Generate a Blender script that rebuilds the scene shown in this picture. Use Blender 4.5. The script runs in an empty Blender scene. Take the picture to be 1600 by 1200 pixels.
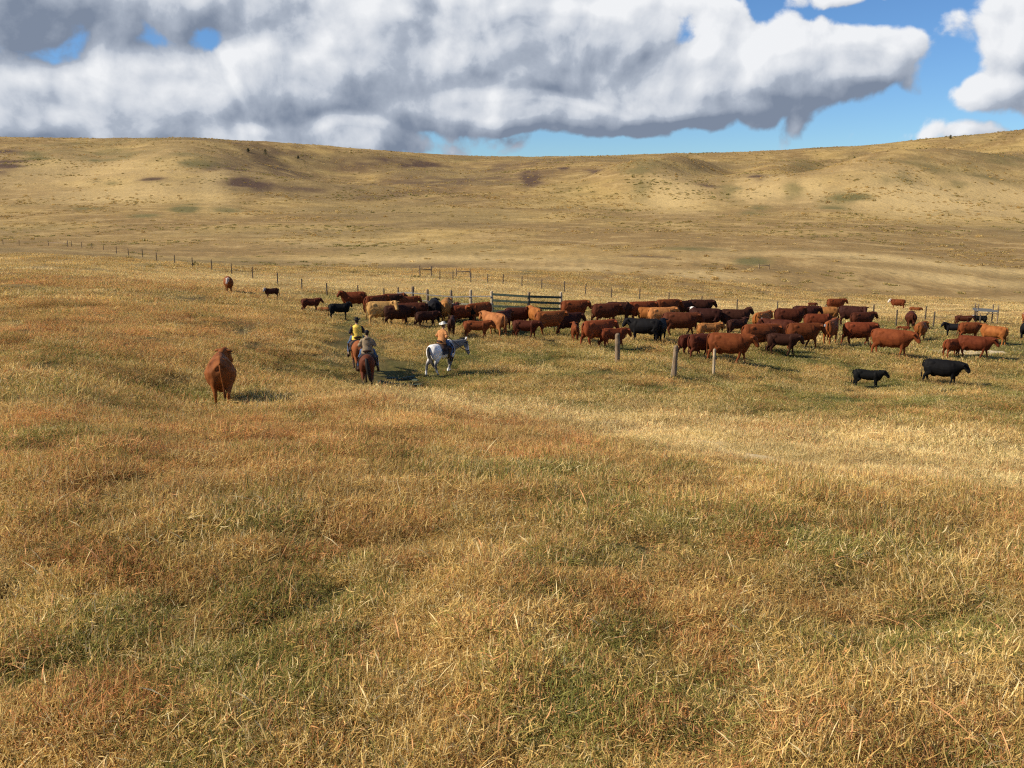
import bpy, bmesh, math, random
import numpy as np
from mathutils import Vector, Matrix

R = math.radians
scene = bpy.context.scene
COL = scene.collection
rng = np.random.default_rng(11)
random.seed(7)

# ------------------------------------------------------------------ camera
F_PX, PITCH, CZ = 1358.0, R(12.5), 12.0          # focal length in pixels of a 1600 wide frame
cam_d = bpy.data.cameras.new("camera")
cam_d.sensor_width = 36.0
cam_d.lens = 36.0 * F_PX / 1600.0
cam_d.clip_start, cam_d.clip_end = 0.1, 20000.0
cam = bpy.data.objects.new("camera", cam_d)
cam.location = (0, 0, CZ)
cam.rotation_euler = (R(90) - PITCH, 0, 0)
COL.objects.link(cam)
scene.camera = cam

# ------------------------------------------------------------------ light and exposure
SUN_AZ, SUN_EL = R(-99), R(36)                   # azimuth from the view direction, clockwise
sun_vec = Vector((math.sin(SUN_AZ) * math.cos(SUN_EL), math.cos(SUN_AZ) * math.cos(SUN_EL), math.sin(SUN_EL)))
sd = bpy.data.lights.new("sun", "SUN")
sd.energy, sd.angle, sd.color = 5.0, R(0.53), (1.0, 0.88, 0.70)
so = bpy.data.objects.new("sun", sd)
so.rotation_euler = (-sun_vec).to_track_quat('-Z', 'Y').to_euler()
so.location = (0, 0, 60)
COL.objects.link(so)
vs = scene.view_settings
vs.view_transform, vs.look, vs.exposure, vs.gamma = 'Standard', 'None', 0.46, 1.0
vs.use_curve_mapping = False
scene.cycles.use_denoising = False
scene.cycles.pixel_filter_type = 'BLACKMAN_HARRIS'
scene.cycles.filter_width = 1.25
scene.cycles.max_bounces = 3
scene.cycles.diffuse_bounces = 2
scene.cycles.glossy_bounces = 2
scene.cycles.transmission_bounces = 2
scene.cycles.transparent_max_bounces = 4
scene.cycles.use_adaptive_sampling = True
scene.cycles.adaptive_threshold = 0.03


# ------------------------------------------------------------------ node helper
class NT:
    def __init__(self, tree):
        self.t = tree; self.n = tree.nodes; self.l = tree.links
    def new(self, typ, **kw):
        nd = self.n.new(typ)
        for k, v in kw.items():
            setattr(nd, k, v)
        return nd
    def put(self, sock, v):
        if hasattr(v, 'is_output') or isinstance(v, bpy.types.NodeSocket):
            self.l.new(v, sock)
        elif v is not None:
            sock.default_value = v
    def math(self, op, a, b=None, c=None, clamp=False):
        nd = self.new('ShaderNodeMath', operation=op); nd.use_clamp = clamp
        for i, v in enumerate((a, b, c)):
            if v is not None: self.put(nd.inputs[i], v)
        return nd.outputs[0]
    def vmath(self, op, a, b=None, out=0):
        nd = self.new('ShaderNodeVectorMath', operation=op)
        self.put(nd.inputs[0], a)
        if b is not None:
            if op == 'SCALE': self.put(nd.inputs['Scale'], b)
            else: self.put(nd.inputs[1], b)
        return nd.outputs['Value'] if op in ('LENGTH', 'DOT_PRODUCT', 'DISTANCE') else nd.outputs[out]
    def mix(self, f, a, b, blend='MIX'):
        nd = self.new('ShaderNodeMix', data_type='RGBA', blend_type=blend)
        self.put(nd.inputs['Factor'], f); self.put(nd.inputs['A'], c4(a)); self.put(nd.inputs['B'], c4(b))
        return nd.outputs['Result']
    def noise(self, vec, scale, detail=4, rough=0.55, dist=0.0, out='Fac', dim='3D'):
        nd = self.new('ShaderNodeTexNoise', noise_dimensions=dim)
        nd.inputs['Scale'].default_value = scale; nd.inputs['Detail'].default_value = detail
        nd.inputs['Roughness'].default_value = rough; nd.inputs['Distortion'].default_value = dist
        self.put(nd.inputs['Vector'], vec)
        return nd.outputs[out]
    def ramp(self, v, lo, hi, a=0.0, b=1.0, smooth=True):
        nd = self.new('ShaderNodeMapRange', interpolation_type='SMOOTHSTEP' if smooth else 'LINEAR')
        self.put(nd.inputs['Value'], v)
        self.put(nd.inputs['From Min'], lo); self.put(nd.inputs['From Max'], hi)
        self.put(nd.inputs['To Min'], a); self.put(nd.inputs['To Max'], b)
        return nd.outputs['Result']
def c4(c):
    return (c[0], c[1], c[2], 1.0) if isinstance(c, (tuple, list)) and len(c) == 3 else c


# ------------------------------------------------------------------ sky with cumulus
def px_ray(u, v):
    dx, dy = (u - 800) / F_PX, -(v - 600) / F_PX
    d = Vector((dx, math.cos(PITCH) + dy * math.sin(PITCH), -math.sin(PITCH) + dy * math.cos(PITCH)))
    return d.normalized()
def px_azel(u, v):
    d = px_ray(u, v)
    return math.atan2(d.x, d.y), math.asin(d.z)

world = bpy.data.worlds.new("World"); scene.world = world
world.use_nodes = True
wt = NT(world.node_tree); wt.n.clear()

def cloud_group():
    g = bpy.data.node_groups.new("cloud_density", 'ShaderNodeTree')
    g.interface.new_socket("P", in_out='INPUT', socket_type='NodeSocketVector')
    g.interface.new_socket("D", in_out='OUTPUT', socket_type='NodeSocketFloat')
    g.interface.new_socket("Body", in_out='OUTPUT', socket_type='NodeSocketFloat')
    t = NT(g)
    gi = t.new('NodeGroupInput'); go = t.new('NodeGroupOutput')
    P = gi.outputs[0]
    w = t.vmath('SUBTRACT', t.noise(P, 7.0, 2, 0.5, out='Color', dim='2D'), (0.5, 0.5, 0.5))
    w = t.vmath('MULTIPLY', w, (0.05, 0.04, 0.0))
    Q = t.vmath('ADD', P, w)
    # cumulus bodies: (u, v, half width, half height) as seen from the place, kept as compass bearing and height
    blobs = [(170, -70, 540, 132), (40, 165, 150, 75), (-160, 130, 180, 90), (250, 150, 145, 95), (430, 130, 150, 85),
             (330, 215, 330, 50), (620, 80, 220, 110), (540, 205, 110, 36), (860, 60, 260, 120), (800, 165, 300, 44),
             (1060, 130, 200, 72), (1060, 170, 170, 30), (1225, 115, 112, 60), (1335, 98, 105, 46),
             (1700, 45, 140, 70), (1650, 140, 130, 40), (720, -40, 320, 70)]
    wisps = [(1250, 182, 46, 60), (1500, 212, 190, 34), (640, 218, 64, 36), (815, 228, 44, 34),  (1340, 0, 90, 22)]
    best = None
    for (u, v, hw, hh, thin) in [q + (0,) for q in blobs] + [q + (1,) for q in wisps]:
        a, e = px_azel(u, v)
        ra, re = hw / F_PX * 1.06, hh / F_PX
        d = t.vmath('SUBTRACT', Q, (a, e, 0))
        d = t.vmath('MULTIPLY', d, (1 / ra, 1 / re, 0))
        b = t.math('SUBTRACT', 1.0, t.vmath('LENGTH', d)) if not thin else t.math('SUBTRACT', 0.22, t.math('MULTIPLY', t.vmath('LENGTH', d), 0.42))
        best = b if best is None else t.math('SMOOTH_MAX', best, b, 0.25 if not thin else 0.05)
    # the rest of the sky: broken cumulus, kept sparser out of view to dim the ambient light
    PX = t.new('ShaderNodeSeparateXYZ'); t.l.new(P, PX.inputs[0])
    wide = t.math('SUBTRACT', t.math('MULTIPLY', t.noise(t.vmath('MULTIPLY', P, (1.0, 1.7, 1.0)), 2.3, 2, 0.5, dim='2D'), 3.2), 1.95)
    inside = t.math('MULTIPLY', t.ramp(t.math('ABSOLUTE', PX.outputs[0]), 0.62, 0.85, 1.0, 0.0), t.ramp(PX.outputs[1], 0.17, 0.30, 1.0, 0.0))
    m = t.new('ShaderNodeMix', data_type='FLOAT')
    t.put(m.inputs['Factor'], inside); t.put(m.inputs['A'], wide); t.put(m.inputs['B'], best)
    raw = m.outputs['Result']
    body = t.math('MINIMUM', raw, 0.55)
    n1 = t.noise(Q, 9.0, 7, 0.62, dim='2D')
    def billow(scale, smooth_, k):
        vo = t.new('ShaderNodeTexVoronoi', feature='SMOOTH_F1', voronoi_dimensions='2D')
        vo.inputs['Scale'].default_value = scale; vo.inputs['Smoothness'].default_value = smooth_
        t.l.new(t.vmath('ADD', Q, t.vmath('MULTIPLY', t.vmath('SUBTRACT', t.noise(P, scale * 1.3, 2, 0.5, out='Color', dim='2D'), (0.5, 0.5, 0.5)), (0.55 / scale, 0.55 / scale, 0))), vo.inputs['Vector'])
        return t.math('MULTIPLY', t.math('SUBTRACT', 0.42, vo.outputs['Distance']), k)
    puff = t.math('ADD', billow(13.0, 0.22, 0.85), billow(34.0, 0.22, 0.42))
    n = t.math('ADD', t.math('MULTIPLY', t.math('SUBTRACT', n1, 0.5), 1.25), puff)
    t.l.new(t.math('ADD', t.math('ADD', t.math('MULTIPLY', body, 1.9), n), 0.02), go.inputs[0])
    t.l.new(t.math('ADD', raw, t.math('MULTIPLY', t.math('SUBTRACT', n1, 0.5), 0.5)), go.inputs[1])
    return g

cg = cloud_group()
def cloud(P):
    nd = wt.new('ShaderNodeGroup'); nd.node_tree = cg
    wt.put(nd.inputs[0], P)
    return nd.outputs
tc = wt.new('ShaderNodeTexCoord')
dirv = tc.outputs['Generated']
sx = wt.new('ShaderNodeSeparateXYZ'); wt.l.new(dirv, sx.inputs[0])
az = wt.math('ARCTAN2', sx.outputs[0], sx.outputs[1])
el = wt.math('ARCSINE', sx.outputs[2])
cx = wt.new('ShaderNodeCombineXYZ'); wt.l.new(az, cx.inputs[0]); wt.l.new(el, cx.inputs[1])
P0 = cx.outputs[0]
D0, B0 = cloud(P0)
Ds, Bs = cloud(wt.vmath('ADD', P0, (-0.011, 0.011, 0)))
Du, Bu = cloud(wt.vmath('ADD', P0, (-0.010, 0.045, 0)))
alpha = wt.ramp(D0, 0.02, 0.30)
relief = wt.math('MULTIPLY', wt.math('SUBTRACT', D0, Ds), 1.0)
under = wt.math('ADD', wt.math('MULTIPLY', wt.ramp(Bu, -0.1, 0.62), 0.36), wt.math('MULTIPLY', wt.ramp(wt.math('SUBTRACT', Bu, B0), -0.30, 0.50), 0.50))
lit = wt.math('SUBTRACT', wt.math('ADD', 0.95, relief), under)
lit = wt.math('ADD', lit, wt.math('MULTIPLY', wt.math('SUBTRACT', wt.noise(P0, 4.5, 2, 0.5, dim='2D'), 0.5), 1.1))
ccol = wt.mix(wt.ramp(lit, -0.25, 0.60, smooth=False), (0.205, 0.25, 0.335), (0.47, 0.52, 0.605))
ccol = wt.mix(wt.ramp(lit, 0.42, 1.30, smooth=False), ccol, (0.86, 0.875, 0.90))
sky = wt.new('ShaderNodeTexSky', sky_type='NISHITA')
sky.sun_disc = False
sky.sun_elevation = SUN_EL
sky.sun_rotation = SUN_AZ
sky.altitude = 1200.0; sky.air_density = 1.0; sky.dust_density = 0.0; sky.ozone_density = 1.0
bg1 = wt.new('ShaderNodeBackground'); bg1.inputs['Strength'].default_value = 0.072
wt.l.new(wt.mix(1.0, sky.outputs[0], (0.58, 0.86, 1.20), 'MULTIPLY'), bg1.inputs['Color'])
bg2 = wt.new('ShaderNodeBackground'); bg2.inputs['Strength'].default_value = 0.74
wt.l.new(ccol, bg2.inputs['Color'])
ms = wt.new('ShaderNodeMixShader')
wt.l.new(wt.math('MULTIPLY', alpha, wt.ramp(el, -0.05, 0.0)), ms.inputs[0]); wt.l.new(bg1.outputs[0], ms.inputs[1]); wt.l.new(bg2.outputs[0], ms.inputs[2])
wo = wt.new('ShaderNodeOutputWorld'); wt.l.new(ms.outputs[0], wo.inputs['Surface'])
world.cycles.sampling_method = 'NONE'


# ------------------------------------------------------------------ numeric helpers
def hash2(ix, iy, s):
    n = (ix * 374761393 + iy * 668265263 + s * 974634777) & 0x7fffffff
    n = ((n ^ (n >> 13)) * 1274126177) & 0x7fffffff
    n = n ^ (n >> 16)
    return (n & 0xffff) / 65535.0
def vnoise(x, y, s=0):
    x = np.asarray(x, float); y = np.asarray(y, float)
    ix = np.floor(x).astype(np.int64); iy = np.floor(y).astype(np.int64)
    fx, fy = x - ix, y - iy
    fx = fx ** 3 * (fx * (fx * 6 - 15) + 10); fy = fy ** 3 * (fy * (fy * 6 - 15) + 10)
    a, b = hash2(ix, iy, s), hash2(ix + 1, iy, s)
    c, d = hash2(ix, iy + 1, s), hash2(ix + 1, iy + 1, s)
    return (a + (b - a) * fx) * (1 - fy) + (c + (d - c) * fx) * fy
def fbm(x, y, octv=4, s=0, gain=0.5):
    x = np.asarray(x, float); y = np.asarray(y, float)
    t = np.zeros(np.broadcast(x, y).shape); a, tot = 1.0, 0.0
    for i in range(octv):
        t = t + a * (vnoise(x * 1.0 + 17.3 * i, y + 9.1 * i, s + i * 13) * 2 - 1); tot += a
        x, y = (x * 0.8 - y * 0.6) * 2.03, (x * 0.6 + y * 0.8) * 2.03; a *= gain
    return t / tot
def sstep(a, b, x):
    t = np.clip((np.asarray(x, float) - a) / (b - a), 0, 1)
    return t * t * (3 - 2 * t)
def pchip(xk, yk, x):
    xk, yk = np.asarray(xk, float), np.asarray(yk, float)
    h = np.diff(xk); dl = np.diff(yk) / h
    m = np.zeros_like(yk)
    for i in range(1, len(xk) - 1):
        if dl[i - 1] * dl[i] > 0:
            w1, w2 = 2 * h[i] + h[i - 1], h[i] + 2 * h[i - 1]
            m[i] = (w1 + w2) / (w1 / dl[i - 1] + w2 / dl[i])
    m[0], m[-1] = dl[0], 0.0
    x = np.clip(x, xk[0], xk[-1])
    i = np.clip(np.searchsorted(xk, x) - 1, 0, len(h) - 1)
    t = (x - xk[i]) / h[i]
    return ((1 + 2 * t) * (1 - t) ** 2 * yk[i] + t * (1 - t) ** 2 * h[i] * m[i] + t * t * (3 - 2 * t) * yk[i + 1] + t * t * (t - 1) * h[i] * m[i + 1])
def gsmooth(A, sig, axis):
    k = np.arange(-int(3 * sig) - 1, int(3 * sig) + 2); w = np.exp(-k ** 2 / (2 * sig ** 2)); w /= w.sum()
    out = np.zeros_like(A); n = A.shape[axis]
    for kk, ww in zip(k, w):
        out += ww * np.take(A, np.clip(np.arange(n) + kk, 0, n - 1), axis=axis)
    return out

# ------------------------------------------------------------------ terrain
# survey of the slope: bearing (column) -> list of (row, forward distance in metres)
FAR = [(400, 190), (370, 270), (345, 380), (320, 500), (290, 650), (262, 850)]
SURVEY = {
    0:    [(1200, 4.6), (1000, 6.2), (800, 9.5), (700, 13), (640, 17), (560, 26), (500, 40), (450, 62), (410, 105), (386, 150), (389, 200), (367, 290), (345, 390), (320, 490), (290, 620), (250, 800), (211, 980)],
    348:  [(1200, 4.6), (1000, 6.3), (800, 9.8), (700, 14.5), (625, 24.5), (560, 34), (500, 49), (455, 76), (424, 115), (400, 180), (370, 270), (345, 370), (320, 470), (290, 600), (250, 780), (215, 980)],
    580:  [(1200, 4.6), (1000, 6.4), (800, 10.3), (700, 15.5), (640, 21.5), (616, 26), (605, 36), (560, 43), (520, 52), (485, 67), (455, 90), (430, 122)] + FAR + [(232, 1080)],
    800:  [(1200, 4.6), (1000, 6.4), (800, 10.4), (720, 15), (668, 20.5), (652, 25), (615, 34), (570, 43), (530, 51), (495, 64), (462, 90), (440, 120)] + FAR + [(246, 1150)],
    960:  [(1200, 4.6), (1000, 6.4), (800, 10.5), (720, 15.5), (692, 19), (680, 23), (640, 31), (570, 43), (535, 52), (500, 65), (474, 86), (455, 120)] + FAR + [(243, 1150)],
    1300: [(1200, 4.6), (1000, 6.5), (800, 10.8), (760, 13.2), (735, 17), (700, 20.5), (640, 33), (600, 46), (550, 55), (520, 66), (482, 104), (462, 135)] + FAR + [(228, 1020)],
    1600: [(1200, 4.7), (1000, 6.6), (820, 10.5), (784, 13), (745, 17.5), (640, 33), (590, 50), (545, 60), (510, 80), (480, 114), (462, 140), (425, 180), (385, 260), (355, 380), (325, 500), (285, 640), (245, 800), (200, 960)],
}
NT_, NL = 721, 700
TH = np.linspace(-math.pi, math.pi, NT_)
LR = np.linspace(math.log(0.5), math.log(6000.0), NL)
cols_th, cols_z = [], []
for u, pts in SURVEY.items():
    a0 = math.atan(((u - 800) / F_PX) / math.cos(PITCH))
    xs, zs = [math.log(0.5)], [-3.33]
    for (v, d) in pts:
        dy = -(v - 600) / F_PX
        t = (-math.sin(PITCH) + dy * math.cos(PITCH)) / (math.cos(PITCH) + dy * math.sin(PITCH))
        xs.append(math.log(d / math.cos(a0))); zs.append(d * t)
    dl, zl = math.exp(xs[-1]), zs[-1]
    xs += [math.log(dl * 1.10), math.log(dl * 1.5), math.log(6000)]
    zs += [zl * 1.04, zl * 0.7, zl * 0.4]
    cols_th.append(a0); cols_z.append(pchip(xs, zs, LR))
mean = 0.5 * (cols_z[0] + cols_z[-1])
cols_th = [-math.pi, R(-70)] + cols_th + [R(70), math.pi]
cols_z = [mean, cols_z[0]] + cols_z + [cols_z[-1], mean]
cols_z = np.array(cols_z)
TAB = np.zeros((NT_, NL))
for j in range(NL):
    TAB[:, j] = pchip(cols_th, cols_z[:, j], TH)
TAB = gsmooth(gsmooth(TAB, 4, 0), 2.0, 1)

def base_z(x, y):
    r = np.hypot(x, y) + 1e-6; th = np.arctan2(x, y)
    i = np.clip((th + math.pi) / (2 * math.pi) * (NT_ - 1), 0, NT_ - 1.001); j = np.clip((np.log(r) - LR[0]) / (LR[-1] - LR[0]) * (NL - 1), 0, NL - 1.001)
    i0, j0 = i.astype(int), j.astype(int); fi, fj = i - i0, j - j0
    return (TAB[i0, j0] * (1 - fi) * (1 - fj) + TAB[i0 + 1, j0] * fi * (1 - fj) + TAB[i0, j0 + 1] * (1 - fi) * fj + TAB[i0 + 1, j0 + 1] * fi * fj) + CZ

def polar(u, d):
    a0 = math.atan(((u - 800) / F_PX) / math.cos(PITCH))
    return (d * math.tan(a0), d)
# spurs and gullies of the far hills: (from, to, height, width)
SPURS = [(polar(330, 980), polar(360, 520), 12, 95), (polar(470, 1000), polar(520, 620), -13, 80), (polar(60, 960), polar(90, 560), 10, 90),
         (polar(1075, 930), polar(985, 520), 18, 48), (polar(1150, 920), polar(1095, 560), -14, 40), (polar(1215, 920), polar(1170, 540), 17, 45),
         (polar(1290, 900), polar(1235, 560), -14, 38), (polar(1430, 860), polar(1290, 470), 22, 60), (polar(1600, 860), polar(1520, 520), 9, 70),
         (polar(760, 1100), polar(800, 640), -9, 90), (polar(880, 1100), polar(900, 640), 7, 70), (polar(200, 960), polar(215, 600), -8, 60)]
def height(x, y):
    x = np.asarray(x, float); y = np.asarray(y, float)
    z = base_z(x, y)
    r = np.hypot(x, y)
    near = 1 - sstep(35, 90, r)
    z = z + near * (0.075 * fbm(x / 1.25, y / 1.25, 3, 3) + 0.06 * fbm(x / 0.42, y / 0.42, 2, 5)) * sstep(0, 3, r)
    mid = sstep(8, 40, r) * (1 - sstep(300, 700, r))
    z = z + mid * 0.18 * fbm(x / 7.0, y / 7.0, 3, 8)
    z = z + sstep(14, 24, r) * (1 - sstep(60, 110, r)) * 0.15 * fbm(x / 2.1, y / 2.1, 3, 14)
    z = z + sstep(90, 240, r) * 0.9 * fbm(x / 38.0, y / 38.0, 4, 21)
    far = sstep(380, 620, r)
    wob = 26 * fbm(x / 130.0, y / 130.0, 3, 77)
    for (p, q, hh, w) in SPURS:
        p, q = np.array(p), np.array(q); dq = q - p; L = np.hypot(*dq)
        s = np.clip(((x - p[0]) * dq[0] + (y - p[1]) * dq[1]) / L ** 2, 0, 1)
        dd = np.hypot(x + wob - p[0] - s * dq[0], y - p[1] - s * dq[1])
        taper = np.sin(np.pi * np.clip(0.98 * s, 0, 1))
        z = z + far * hh * np.exp(-(dd / w) ** 2) * taper
    z = z + far * (2.2 * fbm(x / 95.0, y / 95.0, 5, 40, 0.55))
    return z
def hz(x, y):
    return float(height(np.array([x]), np.array([y]))[0])
def hit(u, v, dmax=1500.0):
    """where the line of sight through a point of the view meets the ground"""
    d = px_ray(u, v)
    s = np.exp(np.linspace(math.log(2.0), math.log(dmax), 3000))
    g = CZ + d.z * s - height(d.x * s, d.y * s)
    k = np.argmax(g < 0)
    if g[k] >= 0: k = len(s) - 1
    a, b = s[max(k - 1, 0)], s[k]
    t = 0.5 * (a + b)
    return Vector((d.x * t, d.y * t, hz(d.x * t, d.y * t)))
def at_depth(u, d):
    x, y = polar(u, d)
    return Vector((x, y, hz(x, y)))

# ------------------------------------------------------------------ ground cover map (what grows where)
def seg_mask(x, y, pts, w):
    m = np.zeros_like(x)
    for a, b in zip(pts[:-1], pts[1:]):
        ax, ay, bx, by = a.x, a.y, b.x, b.y
        L2 = (bx - ax) ** 2 + (by - ay) ** 2 + 1e-9
        s = np.clip(((x - ax) * (bx - ax) + (y - ay) * (by - ay)) / L2, 0, 1)
        dd = np.hypot(x - ax - s * (bx - ax), y - ay - s * (by - ay))
        m = np.maximum(m, np.exp(-(dd / w) ** 2))
    return m
H = lambda lst: [hit(u, v) for u, v in lst]
STRAW_BAND = H([(770, 640), (960, 655), (1150, 680), (1350, 700), (1600, 720)])
TRAIL = H([(770, 643), (880, 656), (1000, 676), (1120, 698), (1250, 722), (1420, 742), (1620, 762)])
TRACK = H([(545, 480), (548, 510), (560, 550), (580, 585), (602, 604)]) 
BARE = hit(1000, 678)
PALE_FIELD = [at_depth(u, d) for u, d in ((420, 100), (600, 108), (800, 100), (1000, 98), (1200, 100), (1400, 110), (1600, 112))]
RED_SPOTS = [(hit(620, 640), 4.5), (hit(560, 630), 4.0), (hit(700, 650), 4.0), (hit(760, 668), 3.5), (hit(690, 700), 3.0), (hit(860, 700), 2.5), (hit(330, 680), 4.5), (hit(520, 660), 3.5), (hit(120, 690), 4.0), (hit(60, 520), 9.0), (hit(250, 500), 9.0), (hit(150, 440), 14.0)]
GREEN_SPOTS = [(hit(455, 568), 2.2), (hit(470, 575), 2.5), (hit(640, 590), 3.0), (hit(720, 592), 3.2), (hit(60, 690), 1.4), (hit(100, 560), 3.0), (hit(170, 640), 2.0),
               (at_depth(700, 76), 9.0), (at_depth(800, 72), 8.0), (at_depth(860, 74), 7.0), (at_depth(560, 78), 5.0), (at_depth(1190, 70), 6.0), (at_depth(1400, 72), 10.0), (at_depth(1560, 62), 9.0), (at_depth(1240, 70), 8.0),
               (hit(460, 950), 0.8), (hit(400, 1050), 0.9), (hit(860, 740), 1.6), (hit(960, 800), 1.1), (hit(930, 1130), 0.7), (hit(1250, 840), 1.3), (hit(1080, 1120), 0.8), (hit(300, 620), 2.0), (hit(1500, 1000), 0.8), (hit(100, 1000), 0.8)]
def cover(x, y):
    x = np.asarray(x, float); y = np.asarray(y, float)
    r = np.hypot(x, y)
    wob = 1.0 * fbm(x / 2.2, y / 2.2, 3, 51)
    straw = 1.0 * np.maximum(seg_mask(x + 1.6 * wob, y + wob, STRAW_BAND, 4.6), seg_mask(x + 2 * wob, y, PALE_FIELD, 15.0))
    trail = seg_mask(x + 0.5 * wob, y + .3 * wob, TRAIL, 1.7) * (.62 + .38 * np.exp(-((x - BARE.x) ** 2 + (y - BARE.y) ** 2) / 9.0)) * sstep(-0.35, 0.35, fbm(x / .8, y / .8, 4, 61, .65))
    straw = np.maximum(.80 * straw, 1.0 * seg_mask(x + .5 * wob, y, TRAIL, 2.6))
    green = np.zeros_like(r); red = np.zeros_like(r)
    for p, w in GREEN_SPOTS:
        green = np.maximum(green, 0.75 * np.exp(-(((x - p.x + wob) ** 2 + (y - p.y) ** 2) / w ** 2)))
    patchy = sstep(-.45, .25, fbm(x / 1.1, y / 1.1, 4, 71, .6))
    for p, w in RED_SPOTS:
        red = np.maximum(red, 0.68 * np.exp(-(((x - p.x + 1.5 * wob) ** 2 + (y - p.y) ** 2) / w ** 2)) * patchy)
    nearf = 1 - sstep(14, 30, r)
    green = np.maximum(green, sstep(0.0, 0.5, fbm(x / 0.9, y / 0.9, 5, 91, .65)) * (0.40 + 0.35 * nearf) * (1 - sstep(60, 140, r)))
    green = np.maximum(green, 0.55 * seg_mask(x, y, TRACK, 1.5))
    green = np.maximum(green, 0.85 * sstep(-0.5, 0.35, fbm(x / 3, y / 3, 4, 95, .6)) * sstep(26, 32, y) * (1 - sstep(52, 70, y)) * sstep(-9, -4, x))
    red = np.maximum(red, sstep(-0.05, 0.5, fbm(x / 1.3, y / 1.3, 5, 97, .65)) * 0.5 * (1 - sstep(25, 60, r)))
    green = green * (1 - 0.8 * straw) * (1 - 0.6 * red); red = red * (1 - straw)
    return straw, green, red, trail

# ------------------------------------------------------------------ ground sheet
def mesh_obj(name, verts, faces, mat=None, parent=None, smooth=True):
    me = bpy.data.meshes.new(name)
    me.from_pydata([tuple(v) for v in verts] if not isinstance(verts, list) else verts, [], faces)
    if smooth: me.polygons.foreach_set('use_smooth', [True] * len(me.polygons))
    if mat: me.materials.append(mat)
    o = bpy.data.objects.new(name, me); COL.objects.link(o)
    if parent: o.parent = parent
    return o
def tag(o, label=None, cat=None, group=None, kind=None):
    if label: o['label'] = label
    if cat: o['category'] = cat
    if group: o['group'] = group
    if kind: o['kind'] = kind
    return o
def empty(name, loc=(0, 0, 0), rz=0.0, scale=1.0):
    o = bpy.data.objects.new(name, None); COL.objects.link(o)
    o.location = loc; o.rotation_euler = (0, 0, rz); o.scale = (scale,) * 3
    o.empty_display_size = 0.2
    return o
def material(name):
    m = bpy.data.materials.new(name); m.use_nodes = True
    t = NT(m.node_tree); t.n.clear()
    out = t.new('ShaderNodeOutputMaterial')
    b = t.new('ShaderNodeBsdfPrincipled')
    t.l.new(b.outputs[0], out.inputs['Surface'])
    b.inputs['Roughness'].default_value = 0.85
    b.inputs['Specular IOR Level'].default_value = 0.2
    return m, t, b, out

front = np.arange(-50, 50.001, 0.2)
ths = np.radians(np.concatenate([np.arange(-178, -50, 3.0), front, np.arange(52, 181, 3.0)]))
rs = np.exp(np.arange(math.log(0.6), math.log(4500), 0.0195))
T2, R2 = np.meshgrid(ths, rs, indexing='ij')
GX, GY = R2 * np.sin(T2), R2 * np.cos(T2)
GZ = height(GX, GY)
nt, nr = GX.shape
V = np.stack([GX.ravel(), GY.ravel(), GZ.ravel()], 1)
V = np.concatenate([V, [[0, 0, hz(0, 0)]]])
ii, jj = np.meshgrid(np.arange(nt), np.arange(nr - 1), indexing='ij')
i2 = (ii + 1) % nt
FQ = np.stack([ii * nr + jj, ii * nr + jj + 1, i2 * nr + jj + 1, i2 * nr + jj], -1).reshape(-1, 4)
FT = np.stack([np.arange(nt) * nr, ((np.arange(nt) + 1) % nt) * nr, np.full(nt, nt * nr)], 1)[:, [0, 1, 2]]
me = bpy.data.meshes.new("ground")
me.vertices.add(len(V)); me.vertices.foreach_set('co', V.ravel())
loops = np.concatenate([FQ[:, ::-1].ravel(), FT[:, ::-1].ravel()])
me.loops.add(len(loops)); me.loops.foreach_set('vertex_index', loops.astype(np.int32))
nq, ntri = len(FQ), len(FT)
starts = np.concatenate([np.arange(nq) * 4, nq * 4 + np.arange(ntri) * 3])
me.polygons.add(nq + ntri)
me.polygons.foreach_set('loop_start', starts.astype(np.int32))
me.polygons.foreach_set('use_smooth', np.ones(nq + ntri, bool))
me.update(calc_edges=True); me.validate()
nrm = np.zeros(len(me.polygons) * 3); me.polygons.foreach_get('normal', nrm)
if nrm[2::3].mean() < 0: me.flip_normals()
ground = bpy.data.objects.new("ground", me); COL.objects.link(ground)
tag(ground, kind='structure')
S, G, RD, TR = cover(V[:, 0], V[:, 1])
at = me.attributes.new("cover", 'FLOAT_COLOR', 'POINT')
at.data.foreach_set('color', np.stack([S, G, RD, TR], 1).astype(np.float32).ravel())

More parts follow.
